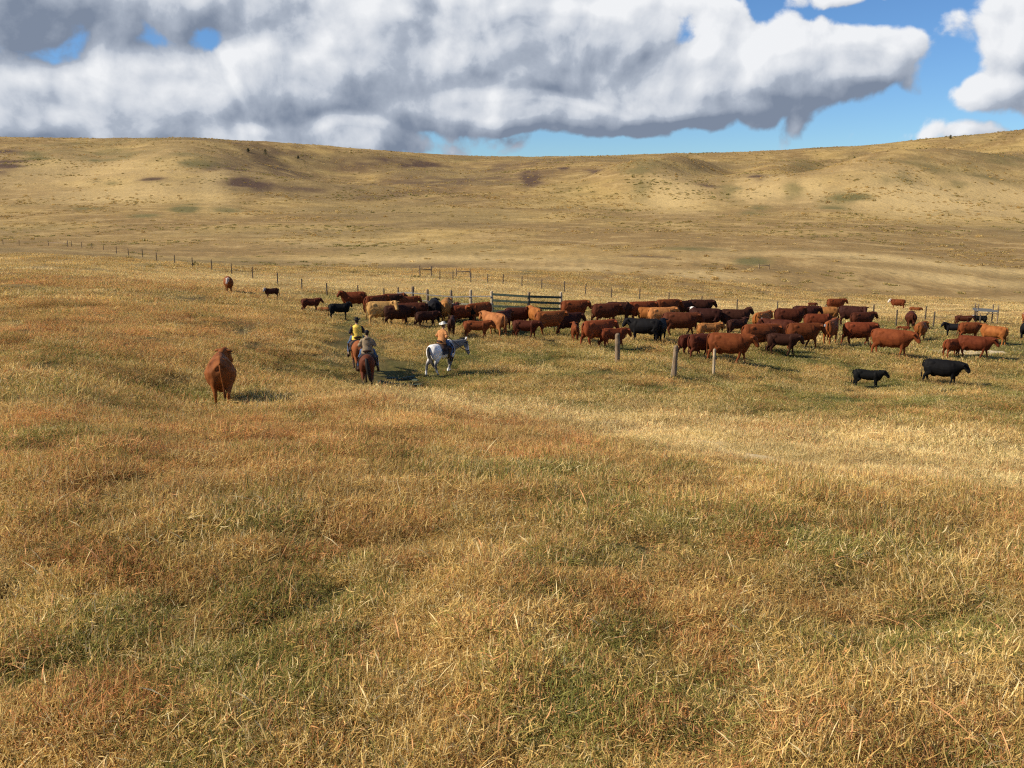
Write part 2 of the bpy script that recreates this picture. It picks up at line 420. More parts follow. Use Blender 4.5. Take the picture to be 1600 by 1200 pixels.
# colour patches of the far hills: dark purple brown (heath and broader darkening), scrub (olive), pale grass
FARP = [  # u, v, half width, half height, kind, strength
    (385, 290, 42, 13, 0, .9), (350, 262, 60, 16, 0, .5), (470, 296, 50, 12, 0, .45), (650, 256, 62, 6, 0, .8), (420, 260, 90, 40, 0, .45), (700, 285, 260, 34, 0, .42), (1140, 300, 24, 26, 1, .45), (1240, 300, 20, 24, 1, .45), (1000, 300, 24, 22, 1, .4), (1400, 280, 36, 8, 1, .5), (1540, 268, 60, 8, 1, .45), (1330, 240, 60, 6, 0, .4), (560, 262, 120, 14, 0, .4), (828, 282, 18, 14, 0, .8), (930, 268, 22, 5, 0, .7),  # the broad weak entries only brown whole slopes and the hill centre
    (10, 258, 28, 12, 0, .8), (20, 240, 18, 6, 0, .8), (240, 278, 22, 6, 0, .7), (560, 300, 90, 22, 0, .2), (880, 262, 10, 3, 0, .8), (1183, 278, 12, 5, 0, .8), (1108, 292, 22, 9, 0, .5), (480, 248, 50, 10, 0, .35),
    (60, 245, 26, 8, 1, .7), (145, 252, 10, 3, 1, .8), (290, 324, 22, 5, 1, .9), (220, 336, 30, 4, 1, .6), (360, 327, 30, 6, 1, .55), (60, 318, 60, 6, 1, .4), (180, 290, 20, 4, 1, .5), (130, 326, 40, 4, 1, .5), (300, 252, 60, 14, 1, .5), (160, 245, 90, 14, 1, .45), (420, 235, 200, 8, 0, .4), (150, 225, 160, 7, 1, .4), (800, 258, 160, 8, 0, .4), (620, 300, 160, 24, 0, .35), (45, 362, 120, 16, 1, .25),
    (1175, 410, 32, 11, 1, .8), (1330, 305, 40, 12, 1, .75), (1190, 330, 36, 9, 1, .6), (1310, 322, 26, 8, 1, .6), (1440, 255, 80, 12, 1, .42), (1560, 245, 70, 12, 1, .42), (1090, 386, 60, 3, 1, .8), (930, 316, 40, 8, 1, .4), (970, 345, 60, 12, 1, .35),
    (1490, 290, 26, 8, 1, .6), (1260, 265, 40, 8, 1, .4), (880, 300, 60, 25, 1, .3), (1000, 252, 40, 6, 1, .5), (720, 250, 60, 4, 1, .4), (740, 385, 120, 4, 1, .3), (1480, 330, 80, 5, 1, .3), (1000, 398, 60, 4, 0, .5), (680, 415, 60, 5, 0, .5), (830, 426, 60, 6, 1, .45), (1280, 430, 160, 10, 0, .25),
    (160, 270, 150, 30, 2, .5), (200, 305, 120, 14, 2, .6), (330, 290, 30, 40, 2, .5), (1050, 310, 60, 28, 2, .7), (1190, 300, 60, 22, 2, .7), (1270, 295, 40, 22, 2, .6), (1450, 315, 150, 28, 2, .8), (1560, 300, 90, 24, 2, .7), (1400, 405, 260, 6, 2, .7), (700, 405, 260, 6, 2, .55), (520, 226, 180, 7, 2, .35), (900, 420, 120, 4, 2, .6), (1480, 435, 120, 8, 2, .7), (600, 380, 200, 6, 2, .3), (1100, 432, 90, 5, 2, .6)]
vx, vy = V[:, 0], V[:, 1]
fr = np.hypot(vx, vy); fth = np.arctan2(vx, vy); flr = np.log(fr + 1e-6)
sel = np.where((fr > 90) & (np.abs(fth) < 0.9))[0]
MASK = np.zeros((len(V), 3))
wu = 0.010 * fbm(vx[sel] / 40, vy[sel] / 40, 4, 131); wr = 0.05 * fbm(vx[sel] / 40, vy[sel] / 40, 4, 137)
tex = sstep(-0.55, 0.35, fbm(vx[sel] / 14, vy[sel] / 20, 4, 141))
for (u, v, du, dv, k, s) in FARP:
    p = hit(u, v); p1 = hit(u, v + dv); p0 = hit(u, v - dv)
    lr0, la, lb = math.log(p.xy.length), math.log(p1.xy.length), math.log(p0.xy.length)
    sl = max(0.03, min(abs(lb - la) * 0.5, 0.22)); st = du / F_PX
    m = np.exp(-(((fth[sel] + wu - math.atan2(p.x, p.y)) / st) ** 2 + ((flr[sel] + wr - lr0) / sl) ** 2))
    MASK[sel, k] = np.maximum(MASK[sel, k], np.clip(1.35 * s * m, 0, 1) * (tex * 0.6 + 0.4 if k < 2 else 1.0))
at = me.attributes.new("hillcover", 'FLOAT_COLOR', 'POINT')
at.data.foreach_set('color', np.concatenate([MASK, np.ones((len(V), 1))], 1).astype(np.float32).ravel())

m, t, b, out = material("prairie_ground")
geo = t.new('ShaderNodeNewGeometry'); P = geo.outputs['Position']
ca = t.new('ShaderNodeAttribute', attribute_name='cover'); ha = t.new('ShaderNodeAttribute', attribute_name='hillcover')
sc_ = t.new('ShaderNodeSeparateColor'); t.l.new(ca.outputs['Color'], sc_.inputs[0])
sh_ = t.new('ShaderNodeSeparateColor'); t.l.new(ha.outputs['Color'], sh_.inputs[0])
P2 = t.vmath('MULTIPLY', P, (1, 1, 0))
n_big = t.noise(P2, 0.011, 5, 0.6, 0.6, dim='2D'); n_mid = t.noise(P2, 0.07, 5, 0.64, 0.4, dim='2D'); n_small = t.noise(P2, 0.9, 5, 0.68, dim='2D'); n_fine = t.noise(P2, 9.0, 3, 0.7, dim='2D')
TANB, PALE, BROWN, OLIVE, HEATH_BROWN, RUST, DIRT = (.385, .268, .100), (.57, .42, .19), (.25, .165, .068), (.155, .135, .055), (.095, .062, .044), (.30, .125, .045), (.64, .51, .30)
c = t.mix(t.ramp(n_big, .40, .68), BROWN, TANB)
c = t.mix(t.math('MULTIPLY', t.ramp(n_mid, .50, .68), .35), c, PALE)
c = t.mix(t.math('MULTIPLY', t.ramp(n_mid, .50, .33), .35), c, (.15, .115, .052))
c = t.mix(t.math('MULTIPLY', t.ramp(t.noise(P2, 0.006, 3, .6, dim='2D'), .45, .62), .45), c, (.18, .137, .066))
dist = t.vmath('LENGTH', P)
c = t.mix(t.math('MULTIPLY', sh_.outputs[2], .8), c, PALE)
c = t.mix(t.ramp(sh_.outputs[0], .10, .75), c, HEATH_BROWN)
c = t.mix(t.ramp(sh_.outputs[1], .12, .8), c, OLIVE)
# scattered low scrub on the hills
sp = t.noise(P2, 0.045, 4, 0.72, dim='2D'); sp2 = t.noise(P2, 0.35, 2, 0.6, dim='2D')
c = t.mix(t.math('MULTIPLY', t.math('MULTIPLY', t.ramp(sp, .60, .70), t.ramp(sp2, .42, .6)), .65), c, (.135, .105, .045))
nearf = t.ramp(dist, 45, 110, 1.0, 0.0)
nc = t.mix(t.ramp(n_small, .35, .65), (.06, .05, .020), (.16, .115, .045))
c = t.mix(nearf, c, nc)
c = t.mix(t.math('MULTIPLY', sc_.outputs[0], .9), c, (.42, .29, .115))
c = t.mix(t.math('MULTIPLY', sc_.outputs[1], .8), c, (.085, .095, .026))
c = t.mix(t.math('MULTIPLY', sc_.outputs[2], .5), c, (.17, .085, .033))
c = t.mix(t.ramp(n_fine, .42, .62, 0.0, .35), c, t.mix(0.5, c, (.10, .06, .025)))
c = t.mix(ca.outputs['Alpha'], c, DIRT)
t.l.new(c, b.inputs['Base Color'])
b.inputs['Roughness'].default_value = 0.95; b.inputs['Specular IOR Level'].default_value = 0.05
bp2 = t.new('ShaderNodeBump'); bp2.inputs['Strength'].default_value = 0.4; bp2.inputs['Distance'].default_value = 2.2
t.l.new(t.math('ADD', t.math('ADD', sp, t.math('MULTIPLY', sp2, 0.35)), t.math('MULTIPLY', n_small, 0.10)), bp2.inputs['Height'])
t.l.new(bp2.outputs[0], b.inputs['Normal'])
me.materials.append(m)

# ------------------------------------------------------------------ grass (uncountable: one mass per kind)
gm, t, b, out = material("dry_grass_blades")
ra = t.new('ShaderNodeAttribute', attribute_name='blade'); rs_ = t.new('ShaderNodeSeparateColor'); t.l.new(ra.outputs['Color'], rs_.inputs[0])
ta = t.new('ShaderNodeAttribute', attribute_name='tint', attribute_type='INSTANCER'); ts = t.new('ShaderNodeSeparateXYZ'); t.l.new(ta.outputs['Vector'], ts.inputs[0])
rnd, rnd2, hgt = rs_.outputs[0], rs_.outputs[1], rs_.outputs[2]
c = t.mix(rnd, (.46, .305, .105), (.76, .57, .24))
c = t.mix(t.ramp(rnd2, .80, .97), c, (.86, .73, .45))
c = t.mix(t.ramp(rnd2, .20, .02), c, (.50, .25, .085))
c = t.mix(t.math('MULTIPLY', ts.outputs[0], .95), c, t.mix(rnd, (.70, .54, .25), (.93, .79, .47)))
gsel = t.math('GREATER_THAN', t.math('MULTIPLY', ts.outputs[1], .95), rnd2)
c = t.mix(t.math('MULTIPLY', gsel, .85), c, t.mix(rnd, (.105, .140, .036), (.29, .30, .088)))
rsel = t.math('GREATER_THAN', t.math('MULTIPLY', ts.outputs[2], .9), t.math('SUBTRACT', 1.0, rnd2))
c = t.mix(t.math('MULTIPLY', rsel, .75), c, t.mix(rnd, (.44, .165, .065), (.68, .31, .14)))
ia = t.new('ShaderNodeAttribute', attribute_name='age', attribute_type='INSTANCER')
c = t.mix(1.0, c, t.mix(ia.outputs['Fac'], (.74, .70, .60), (1.24, 1.21, 1.08)), 'MULTIPLY')
b = t.new('ShaderNodeBsdfDiffuse'); t.l.new(c, b.inputs['Color'])
tl = t.new('ShaderNodeBsdfTranslucent'); t.l.new(c, tl.inputs['Color'])
mx = t.new('ShaderNodeMixShader'); mx.inputs[0].default_value = .36
t.l.new(b.outputs[0], mx.inputs[1]); t.l.new(tl.outputs[0], mx.inputs[2]); t.l.new(mx.outputs[0], out.inputs['Surface'])

def clump(name, n, rad, lmin, lmax, wid, lean, seg, seed, stalks=0, litter=.5, top=.13, radial=False):
    """stems rooted in the ground, a felt of short curled leaves lying in the canopy, a few seeding stalks"""
    r_ = np.random.default_rng(seed)
    vs_, fs_, cs_ = [], [], []
    comb = r_.uniform(0, 2 * math.pi)
    for k in range(n + stalks):
        st = k >= n; li = (not st) and r_.uniform() < litter
        a, q = r_.uniform(0, 2 * math.pi), rad * math.sqrt(r_.uniform())
        p = np.array([q * math.cos(a), q * math.sin(a), -0.03])
        L = r_.uniform(lmin, lmax) * (2.0 if st else 1.0)
        w = wid * r_.uniform(.6, 1.3) * (.5 if st else 1.0)
        da = r_.uniform(0, 2 * math.pi) if r_.uniform() < .8 else comb + r_.normal(0, .6)
        if radial: da = a + r_.normal(0, .35)
        th0 = abs(r_.normal(0, .45)); bend = r_.uniform(.3, 1.0) * lean * (.5 if st else 1.0)
        if li:
            p[2] = top * r_.uniform(.1, 1.0) ** .8
            L *= r_.uniform(.35, .75); w *= 1.25; th0 = r_.uniform(.5, 2.0); bend = r_.normal(0, 1.0)
        side = np.array([-math.sin(da), math.cos(da), 0.0])
        tw = r_.uniform(-.9, .9)
        ang = th0; base = len(vs_)
        rv, rv2 = r_.uniform(), r_.uniform()
        for s in range(seg + 1):
            f = s / seg
            ww = w * (1 - f) ** .6 if s < seg else 0
            if li and s == 0: ww = w * .5
            if st and f > .72: ww = w * 3.2 * (1 - f) / .28 + w * .2
            sd_ = side * math.cos(tw) + np.array([math.cos(da), math.sin(da), 0]) * math.sin(tw) * math.cos(ang) - np.array([0, 0, 1]) * math.sin(tw) * math.sin(ang)
            if s < seg:
                vs_ += [p - sd_ * ww, p + sd_ * ww]; cs_ += [(rv, rv2 if not st else .93, f, 1)] * 2
            else:
                vs_.append(p.copy()); cs_.append((rv, rv2 if not st else .93, f, 1))
            ang += bend / seg
            if not li: ang = min(ang, 2.0)
            p = p + (L / seg) * np.array([math.sin(ang) * math.cos(da), math.sin(ang) * math.sin(da), math.cos(ang)])
            p[2] = max(p[2], 0.004)
        for s in range(seg - 1):
            i = base + 2 * s
            fs_.append((i, i + 1, i + 3, i + 2))
        i = base + 2 * (seg - 1)
        fs_.append((i, i + 1, i + 2))
    me = bpy.data.meshes.new(name); me.from_pydata([tuple(v) for v in vs_], [], fs_)
    aa = me.attributes.new('blade', 'FLOAT_COLOR', 'POINT'); aa.data.foreach_set('color', np.array(cs_, np.float32).ravel())
    me.materials.append(gm)
    return bpy.data.objects.new(name, me)

def grass_field(name, clumps, pts, scl, tint, label, old=0.0):
    n = len(pts)
    e_ = .35
    nx = (height(pts[:, 0] - e_, pts[:, 1]) - height(pts[:, 0] + e_, pts[:, 1])) / (2 * e_)
    ny = (height(pts[:, 0], pts[:, 1] - e_) - height(pts[:, 0], pts[:, 1] + e_)) / (2 * e_)
    sp_ = rng.uniform(0, 6.283, n)
    tilt = np.zeros((n, 3))
    for k in range(n):                                    # lay each tuft on the slope, turned at random
        q = Vector((0, 0, 1)).rotation_difference(Vector((nx[k], ny[k], 1.0)))
        tilt[k] = (q.to_matrix() @ Matrix.Rotation(sp_[k], 3, 'Z')).to_euler()
    cc = bpy.data.collections.new(name + "_clumps")
    for o in clumps: cc.objects.link(o)
    me = bpy.data.meshes.new(name); me.vertices.add(n); me.vertices.foreach_set('co', pts.astype(np.float32).ravel())
    for nm, typ, arr, key in (('tilt', 'FLOAT_VECTOR', tilt, 'vector'), ('grow', 'FLOAT_VECTOR', np.stack([np.clip(scl, .85, 1.25)] * 2 + [scl], 1) if scl.ndim == 1 else scl, 'vector'), ('pick', 'INT', rng.integers(0, len(clumps), n), 'value'), ('tint', 'FLOAT_VECTOR', tint, 'vector'), ('age', 'FLOAT', np.clip(.5 + .7 * fbm(pts[:, 0] / .9, pts[:, 1] / .9, 3, 411) + .4 * fbm(pts[:, 0] / 2.6, pts[:, 1] / 2.6, 3, 419) + rng.normal(0, .25, n) - old, 0 if not old else -.7, 1), 'value')):
        a_ = me.attributes.new(nm, typ, 'POINT'); a_.data.foreach_set(key, np.asarray(arr, np.int32 if typ == 'INT' else np.float32).ravel())
    o = bpy.data.objects.new(name, me); COL.objects.link(o)
    ng = bpy.data.node_groups.new(name + "_scatter", 'GeometryNodeTree')
    ng.interface.new_socket("Geometry", in_out='INPUT', socket_type='NodeSocketGeometry')
    ng.interface.new_socket("Geometry", in_out='OUTPUT', socket_type='NodeSocketGeometry')
    N, L = ng.nodes, ng.links
    gi, go = N.new('NodeGroupInput'), N.new('NodeGroupOutput')
    ip = N.new('GeometryNodeInstanceOnPoints'); ci = N.new('GeometryNodeCollectionInfo')
    ci.inputs['Collection'].default_value = cc; ci.inputs['Separate Children'].default_value = True; ci.inputs['Reset Children'].default_value = True
    def na(nm, typ):
        q = N.new('GeometryNodeInputNamedAttribute'); q.data_type = typ; q.inputs['Name'].default_value = nm
        return q.outputs['Attribute']
    L.new(gi.outputs[0], ip.inputs['Points']); L.new(ci.outputs[0], ip.inputs['Instance'])
    ip.inputs['Pick Instance'].default_value = True
    L.new(na('pick', 'INT'), ip.inputs['Instance Index'])
    e2r = N.new('FunctionNodeEulerToRotation'); L.new(na('tilt', 'FLOAT_VECTOR'), e2r.inputs[0]); L.new(e2r.outputs[0], ip.inputs['Rotation'])
    L.new(na('grow', 'FLOAT_VECTOR'), ip.inputs['Scale']); L.new(ip.outputs[0], go.inputs[0])
    md = o.modifiers.new("scatter", 'NODES'); md.node_group = ng
    tag(o, label, 'grass', kind='stuff')
    return o

def scatter(r0, r1, dens, half_deg):
    A = R(half_deg) * (r1 * r1 - r0 * r0)
    n = int(A * dens)
    r = np.sqrt(rng.uniform(r0 * r0, r1 * r1, n)); th = rng.uniform(-R(half_deg), R(half_deg), n)
    return r * np.sin(th), r * np.cos(th)
def field_points(bands, half=42):
    xs, ys = [], []
    for (r0, r1, d) in bands:
        x, y = scatter(r0, r1, d, half); xs.append(x); ys.append(y)
    x, y = np.concatenate(xs), np.concatenate(ys)
    return x, y
def field_attrs(x, y, short=True):
    s, g, rd, tr = cover(x, y)
    tus = fbm(x / 0.75, y / 0.75, 3, 201)
    sc = 0.85 + 0.50 * tus + rng.uniform(-.25, .25, len(x))
    hol = sstep(.34, .55, fbm(x / .55, y / .55, 2, 207))         # hollows where the grass lies low
    sc = sc * (1 - .35 * hol)
    sc = sc * (1 - .55 * tr)
    trk = seg_mask(x, y, TRACK, 1.7)
    sc = sc * (1 - .6 * trk) * (1 - .35 * sstep(.2, .7, g) * sstep(24, 32, np.hypot(x, y)))
    keep = rng.uniform(0, 1, len(x)) > np.clip(tr * 1.05, 0, .88)
    keep &= rng.uniform(0, 1, len(x)) > .88 * trk
    pocket = sstep(.30, .50, fbm(x / .45, y / .45, 3, 231))      # small gaps between the tussocks
    keep &= rng.uniform(0, 1, len(x)) > .85 * pocket
    tint = np.stack([np.clip(s + np.maximum(rng.normal(-.15, .35, len(x)), 0), 0, 1), np.clip(g + rng.normal(0, .20, len(x)), 0, 1), np.clip(rd + rng.normal(0, .20, len(x)), 0, 1)], 1)
    z = height(x, y)
    return np.stack([x, y, z], 1)[keep], np.clip(sc, .45, 1.6)[keep], tint[keep]

near_cl = [clump("near_clump", 430, .28, .08, .25, .0030, 2.2, 4, 300 + k, 2 if k % 3 == 0 else 0, .62, .13) for k in range(10)]
mid_cl = [clump("mid_clump", 430, .45, .12, .32, .0042, 1.9, 3, 330 + k, 5 if k % 3 == 0 else 0, .50, .16) for k in range(8)]
far_cl = [clump("far_clump", 460, .9, .18, .40, .0078, 1.4, 2, 360 + k, 0, .35, .20) for k in range(6)]
dist_cl = [clump("distant_clump", 400, 2.0, .15, .34, .016, 1.1, 2, 390 + k, 0, .25, .16) for k in range(6)]
scrub_cl = [clump("scrub_clump", 70, .8, .35, .9, .085, 1.2, 2, 430 + k, 0, .3, .35) for k in range(6)]
tuss_cl = [clump("tussock_clump", 170, .10, .22, .46, .0030, 2.3, 5, 470 + k, 3, .12, .15, True) for k in range(6)]
x, y = field_points([(1.0, 3.0, 12), (3.0, 6.5, 36), (6.5, 10.5, 26)])
grass_field("near_grass", near_cl, *field_attrs(x, y), "tangled dry grass in gold rust and green covering the foreground slope")
x, y = field_points([(9.3, 15.0, 15), (15.0, 24.0, 9)])
grass_field("slope_grass", mid_cl, *field_attrs(x, y), "rust and straw coloured grass on the brow of the slope")
x, y = field_points([(21.5, 36.0, 3.0), (36.0, 62.0, 2.0)], 40)
grass_field("hollow_grass", far_cl, *field_attrs(x, y), "yellow green grass in the hollow among the cattle")
x, y = field_points([(56.0, 90.0, .5), (90.0, 150.0, .22)], 38)
grass_field("pasture_grass", dist_cl, *field_attrs(x, y), "pale dry pasture grass around the far fences")
x, y = field_points([(2.8, 10.0, 2.6), (10.0, 25.0, 1.5)])
kt = rng.uniform(0, 1, len(x)) < .25 + .75 * sstep(-.1, .4, fbm(x / 2.2, y / 2.2, 3, 241))
pt_, sc_t, ti_ = field_attrs(x[kt], y[kt])
ti_[:, 0] = np.clip(rng.normal(.35, .4, len(ti_)), 0, 1); ti_[:, 1] = np.clip(ti_[:, 1] + np.maximum(rng.normal(-.1, .3, len(ti_)), 0), 0, 1)
grass_field("tussock_grass", tuss_cl, pt_, np.clip(sc_t * rng.uniform(.6, 1.05, len(sc_t)), .5, 1.2), ti_, "arching tussocks of bleached and green grass standing out of the foreground")
# bunch grass and low scrub of the valley floor and hills
x, y = field_points([(120.0, 260.0, .16), (260.0, 600.0, .075), (600.0, 1150.0, .042)], 36)
bunch = fbm(x / 30, y / 30, 4, 501) + .5 * fbm(x / 9, y / 9, 3, 503)
kp = rng.uniform(0, 1, len(x)) < np.clip(.22 + 1.8 * bunch, .03, 1)
x, y, bunch = x[kp], y[kp], bunch[kp]
sz = np.exp(rng.normal(-.75, .45, len(x))) * np.clip(np.hypot(x, y) / 420, .55, 1.5)
gr_ = np.clip(sstep(.0, .45, fbm(x / 55, y / 55, 4, 507)) + rng.normal(0, .2, len(x)), 0, 1)
grass_field("hill_scrub", scrub_cl, np.stack([x, y, height(x, y)], 1), np.clip(sz, .25, 2.2), np.stack([np.clip(rng.normal(.25, .3, len(x)), 0, 1), gr_ * .8, np.zeros(len(x))], 1), "bunch grass and low scrub dotting the far hillsides", .55)

# ------------------------------------------------------------------ solid modelling: lofted volumes welded into one skin
def tube(pts, rad, ref=(0, 1, 0), n=14, top=0.0):
    """closed loft; rad = (vertical, lateral) half sizes; top < 0 narrows the upper half"""
    pts = [Vector(p) for p in pts]
    V_, F_ = [], []
    rad = [(r, r) if not isinstance(r, (tuple, list)) else r for r in rad]
    k = len(pts)
    for i, p in enumerate(pts):
        t_ = (pts[min(i + 1, k - 1)] - pts[max(i - 1, 0)]).normalized()
        rf = Vector(ref)
        side = rf - t_ * rf.dot(t_)
        if side.length < 1e-4: side = Vector((1, 0, 0)) - t_ * t_.x
        side.normalize(); up = t_.cross(side) * -1.0
        if up.z < 0 and abs(t_.z) < .9: up = -up
        for j in range(n):
            a = 2 * math.pi * j / n
            s = math.sin(a); w = rad[i][1] * (1 + top * max(s, 0))
            V_.append(p + side * math.cos(a) * w + up * s * rad[i][0])
    for i in range(k - 1):
        for j in range(n):
            F_.append((i * n + j, i * n + (j + 1) % n, (i + 1) * n + (j + 1) % n, (i + 1) * n + j))
    for e, i in ((0, 0), (1, k - 1)):
        t_ = (pts[1] - pts[0]).normalized() * -1 if e == 0 else (pts[-1] - pts[-2]).normalized()
        V_.append(pts[i] + t_ * min(rad[i]) * .55); c_ = len(V_) - 1
        for j in range(n):
            q = (i * n + j, i * n + (j + 1) % n, c_)
            F_.append(q if e else q[::-1])
    return V_, F_
def ball(c, r, n=10):
    c = Vector(c); r = (r, r, r) if not isinstance(r, (tuple, list)) else r
    V_, F_ = [], []
    for i in range(1, n):
        ph = math.pi * i / n
        for j in range(2 * n):
            a = math.pi * j / n
            V_.append(c + Vector((r[0] * math.sin(ph) * math.cos(a), r[1] * math.sin(ph) * math.sin(a), r[2] * math.cos(ph))))
    m_ = 2 * n
    for i in range(n - 2):
        for j in range(m_):
            F_.append((i * m_ + j, (i + 1) * m_ + j, (i + 1) * m_ + (j + 1) % m_, i * m_ + (j + 1) % m_))
    V_ += [c + Vector((0, 0, r[2])), c - Vector((0, 0, r[2]))]
    a_, b_ = len(V_) - 2, len(V_) - 1
    for j in range(m_):
        F_.append((j, (j + 1) % m_, a_)); F_.append(((n - 2) * m_ + (j + 1) % m_, (n - 2) * m_ + j, b_))
    return V_, F_
def joined(parts):
    V_, F_ = [], []
    for v, f in parts:
        o = len(V_); V_ += v; F_ += [tuple(i + o for i in q) for q in f]
    return V_, F_
def weld(name, parts, voxel, smooth=4, factor=.5):
    """one continuous surface out of overlapping volumes"""
    V_, F_ = joined(parts)
    me = bpy.data.meshes.new(name + "_raw"); me.from_pydata([tuple(v) for v in V_], [], F_)
    bm = bmesh.new(); bm.from_mesh(me); bmesh.ops.recalc_face_normals(bm, faces=bm.faces); bm.to_mesh(me); bm.free()
    o = bpy.data.objects.new(name + "_raw", me); COL.objects.link(o)
    md = o.modifiers.new('r', 'REMESH'); md.mode = 'VOXEL'; md.voxel_size = voxel; md.adaptivity = 0.0
    if smooth:
        sm = o.modifiers.new('s', 'SMOOTH'); sm.factor = factor; sm.iterations = smooth
    dg = bpy.context.evaluated_depsgraph_get()
    res = bpy.data.meshes.new_from_object(o.evaluated_get(dg))
    res.name = name
    bpy.data.objects.remove(o); bpy.data.meshes.remove(me)
    res.polygons.foreach_set('use_smooth', np.ones(len(res.polygons), bool))
    return res
def verts_of(me):
    c = np.zeros(len(me.vertices) * 3, np.float32); me.vertices.foreach_get('co', c)
    return c.reshape(-1, 3)
def put_mask(me, name, cols):
    a_ = me.attributes.new(name, 'FLOAT_COLOR', 'POINT'); a_.data.foreach_set('color', np.stack(cols, 1).astype(np.float32).ravel())
def link(name, me, mat, parent=None):
    if mat and not me.materials: me.materials.append(mat)
    o = bpy.data.objects.new(name, me); COL.objects.link(o)
    if parent: o.parent = parent
    return o
def plain_mesh(name, parts, smooth=True):
    V_, F_ = joined(parts)
    me = bpy.data.meshes.new(name); me.from_pydata([tuple(v) for v in V_], [], F_)
    if smooth: me.polygons.foreach_set('use_smooth', np.ones(len(me.polygons), bool))
    return me
def box(c, s, rot=None, jit=0.0):
    c = Vector(c); V_ = []
    for z in (-1, 1):
        for x_, y_ in ((-1, -1), (1, -1), (1, 1), (-1, 1)):
            p = Vector((x_ * s[0] / 2, y_ * s[1] / 2, z * s[2] / 2))
            if jit: p += Vector((random.uniform(-jit, jit), random.uniform(-jit, jit), random.uniform(-jit, jit)))
            if rot is not None: p = rot @ p
            V_.append(c + p)
    return V_, [(3, 2, 1, 0), (4, 5, 6, 7), (0, 1, 5, 4), (1, 2, 6, 5), (2, 3, 7, 6), (3, 0, 4, 7)]

# ------------------------------------------------------------------ cattle
def coat_material(name, horse=False):
    m, t, b, out = material(name)
    oi = t.new('ShaderNodeObjectInfo'); tcn = t.new('ShaderNodeTexCoord')
    ma = t.new('ShaderNodeAttribute', attribute_name='marks'); s = t.new('ShaderNodeSeparateColor'); t.l.new(ma.outputs['Color'], s.inputs[0])
    P = tcn.outputs['Object']
    n = t.noise(P, 3.0, 4, .6); nf = t.noise(P, 30.0, 3, .6)
    c = t.mix(t.ramp(n, .3, .7), t.mix(1.0, oi.outputs['Color'], ((.72, .66, .62) if not horse else (.88, .86, .84)), 'MULTIPLY'), t.mix(1.0, oi.outputs['Color'], ((1.22, 1.25, 1.25) if not horse else (1.08, 1.08, 1.08)), 'MULTIPLY'))
    c = t.mix(t.math('MULTIPLY', t.ramp(nf, .35, .7), .08), c, (.02, .012, .008))
    if horse:
        c = t.mix(s.outputs[1], c, (.035, .032, .033))             # dark points: legs, muzzle, neck of a grey
    else:
        c = t.mix(t.math('MULTIPLY', s.outputs[1], .4), c, t.mix(1.0, c, (1.7, 2.0, 2.4), 'MULTIPLY'))   # muzzle skin
        c = t.mix(t.math('MULTIPLY', ma.outputs['Alpha'], .8), c, t.mix(1.0, c, (1.6, 1.9, 2.1), 'MULTIPLY'))   # paler underside and inner legs
        c = t.mix(t.math('MULTIPLY', s.outputs[0], oi.outputs['Alpha']), c, (.72, .68, .62))   # white face
    c = t.mix(s.outputs[2], c, (.012, .010, .009))                     # hooves and eyes
    t.l.new(c, b.inputs['Base Color'])
    b.inputs['Roughness'].default_value = .7; b.inputs['Specular IOR Level'].default_value = .10
    bp = t.new("ShaderNodeBump"); bp.inputs["Strength"].default_value = .10; bp.inputs['Distance'].default_value = .02
    t.l.new(nf, bp.inputs['Height']); t.l.new(bp.outputs[0], b.inputs['Normal'])
    return m
COAT = coat_material("cattle_coat")
HCOAT = coat_material("horse_coat", True)

def rot_about(p, piv, pitch=0.0, yaw=0.0):
    """pitch > 0 lowers the nose, yaw > 0 turns to the animal's left"""
    p, piv = Vector(p), Vector(piv)
    q = Matrix.Rotation(pitch, 3, 'Y') @ (p - piv)
    return Matrix.Rotation(yaw, 3, 'Z') @ q + piv
def swing(pts, ang, knee=0.0, kfrom=2):
    piv = Vector(pts[0]); out = [Vector(p) for p in pts]
    out = [piv + Matrix.Rotation(-ang, 3, 'Y') @ (p - piv) for p in out]
    if knee:
        kp = out[kfrom]
        for i in range(kfrom + 1, len(out)): out[i] = kp + Matrix.Rotation(knee, 3, 'Y') @ (out[i] - kp)
    return out

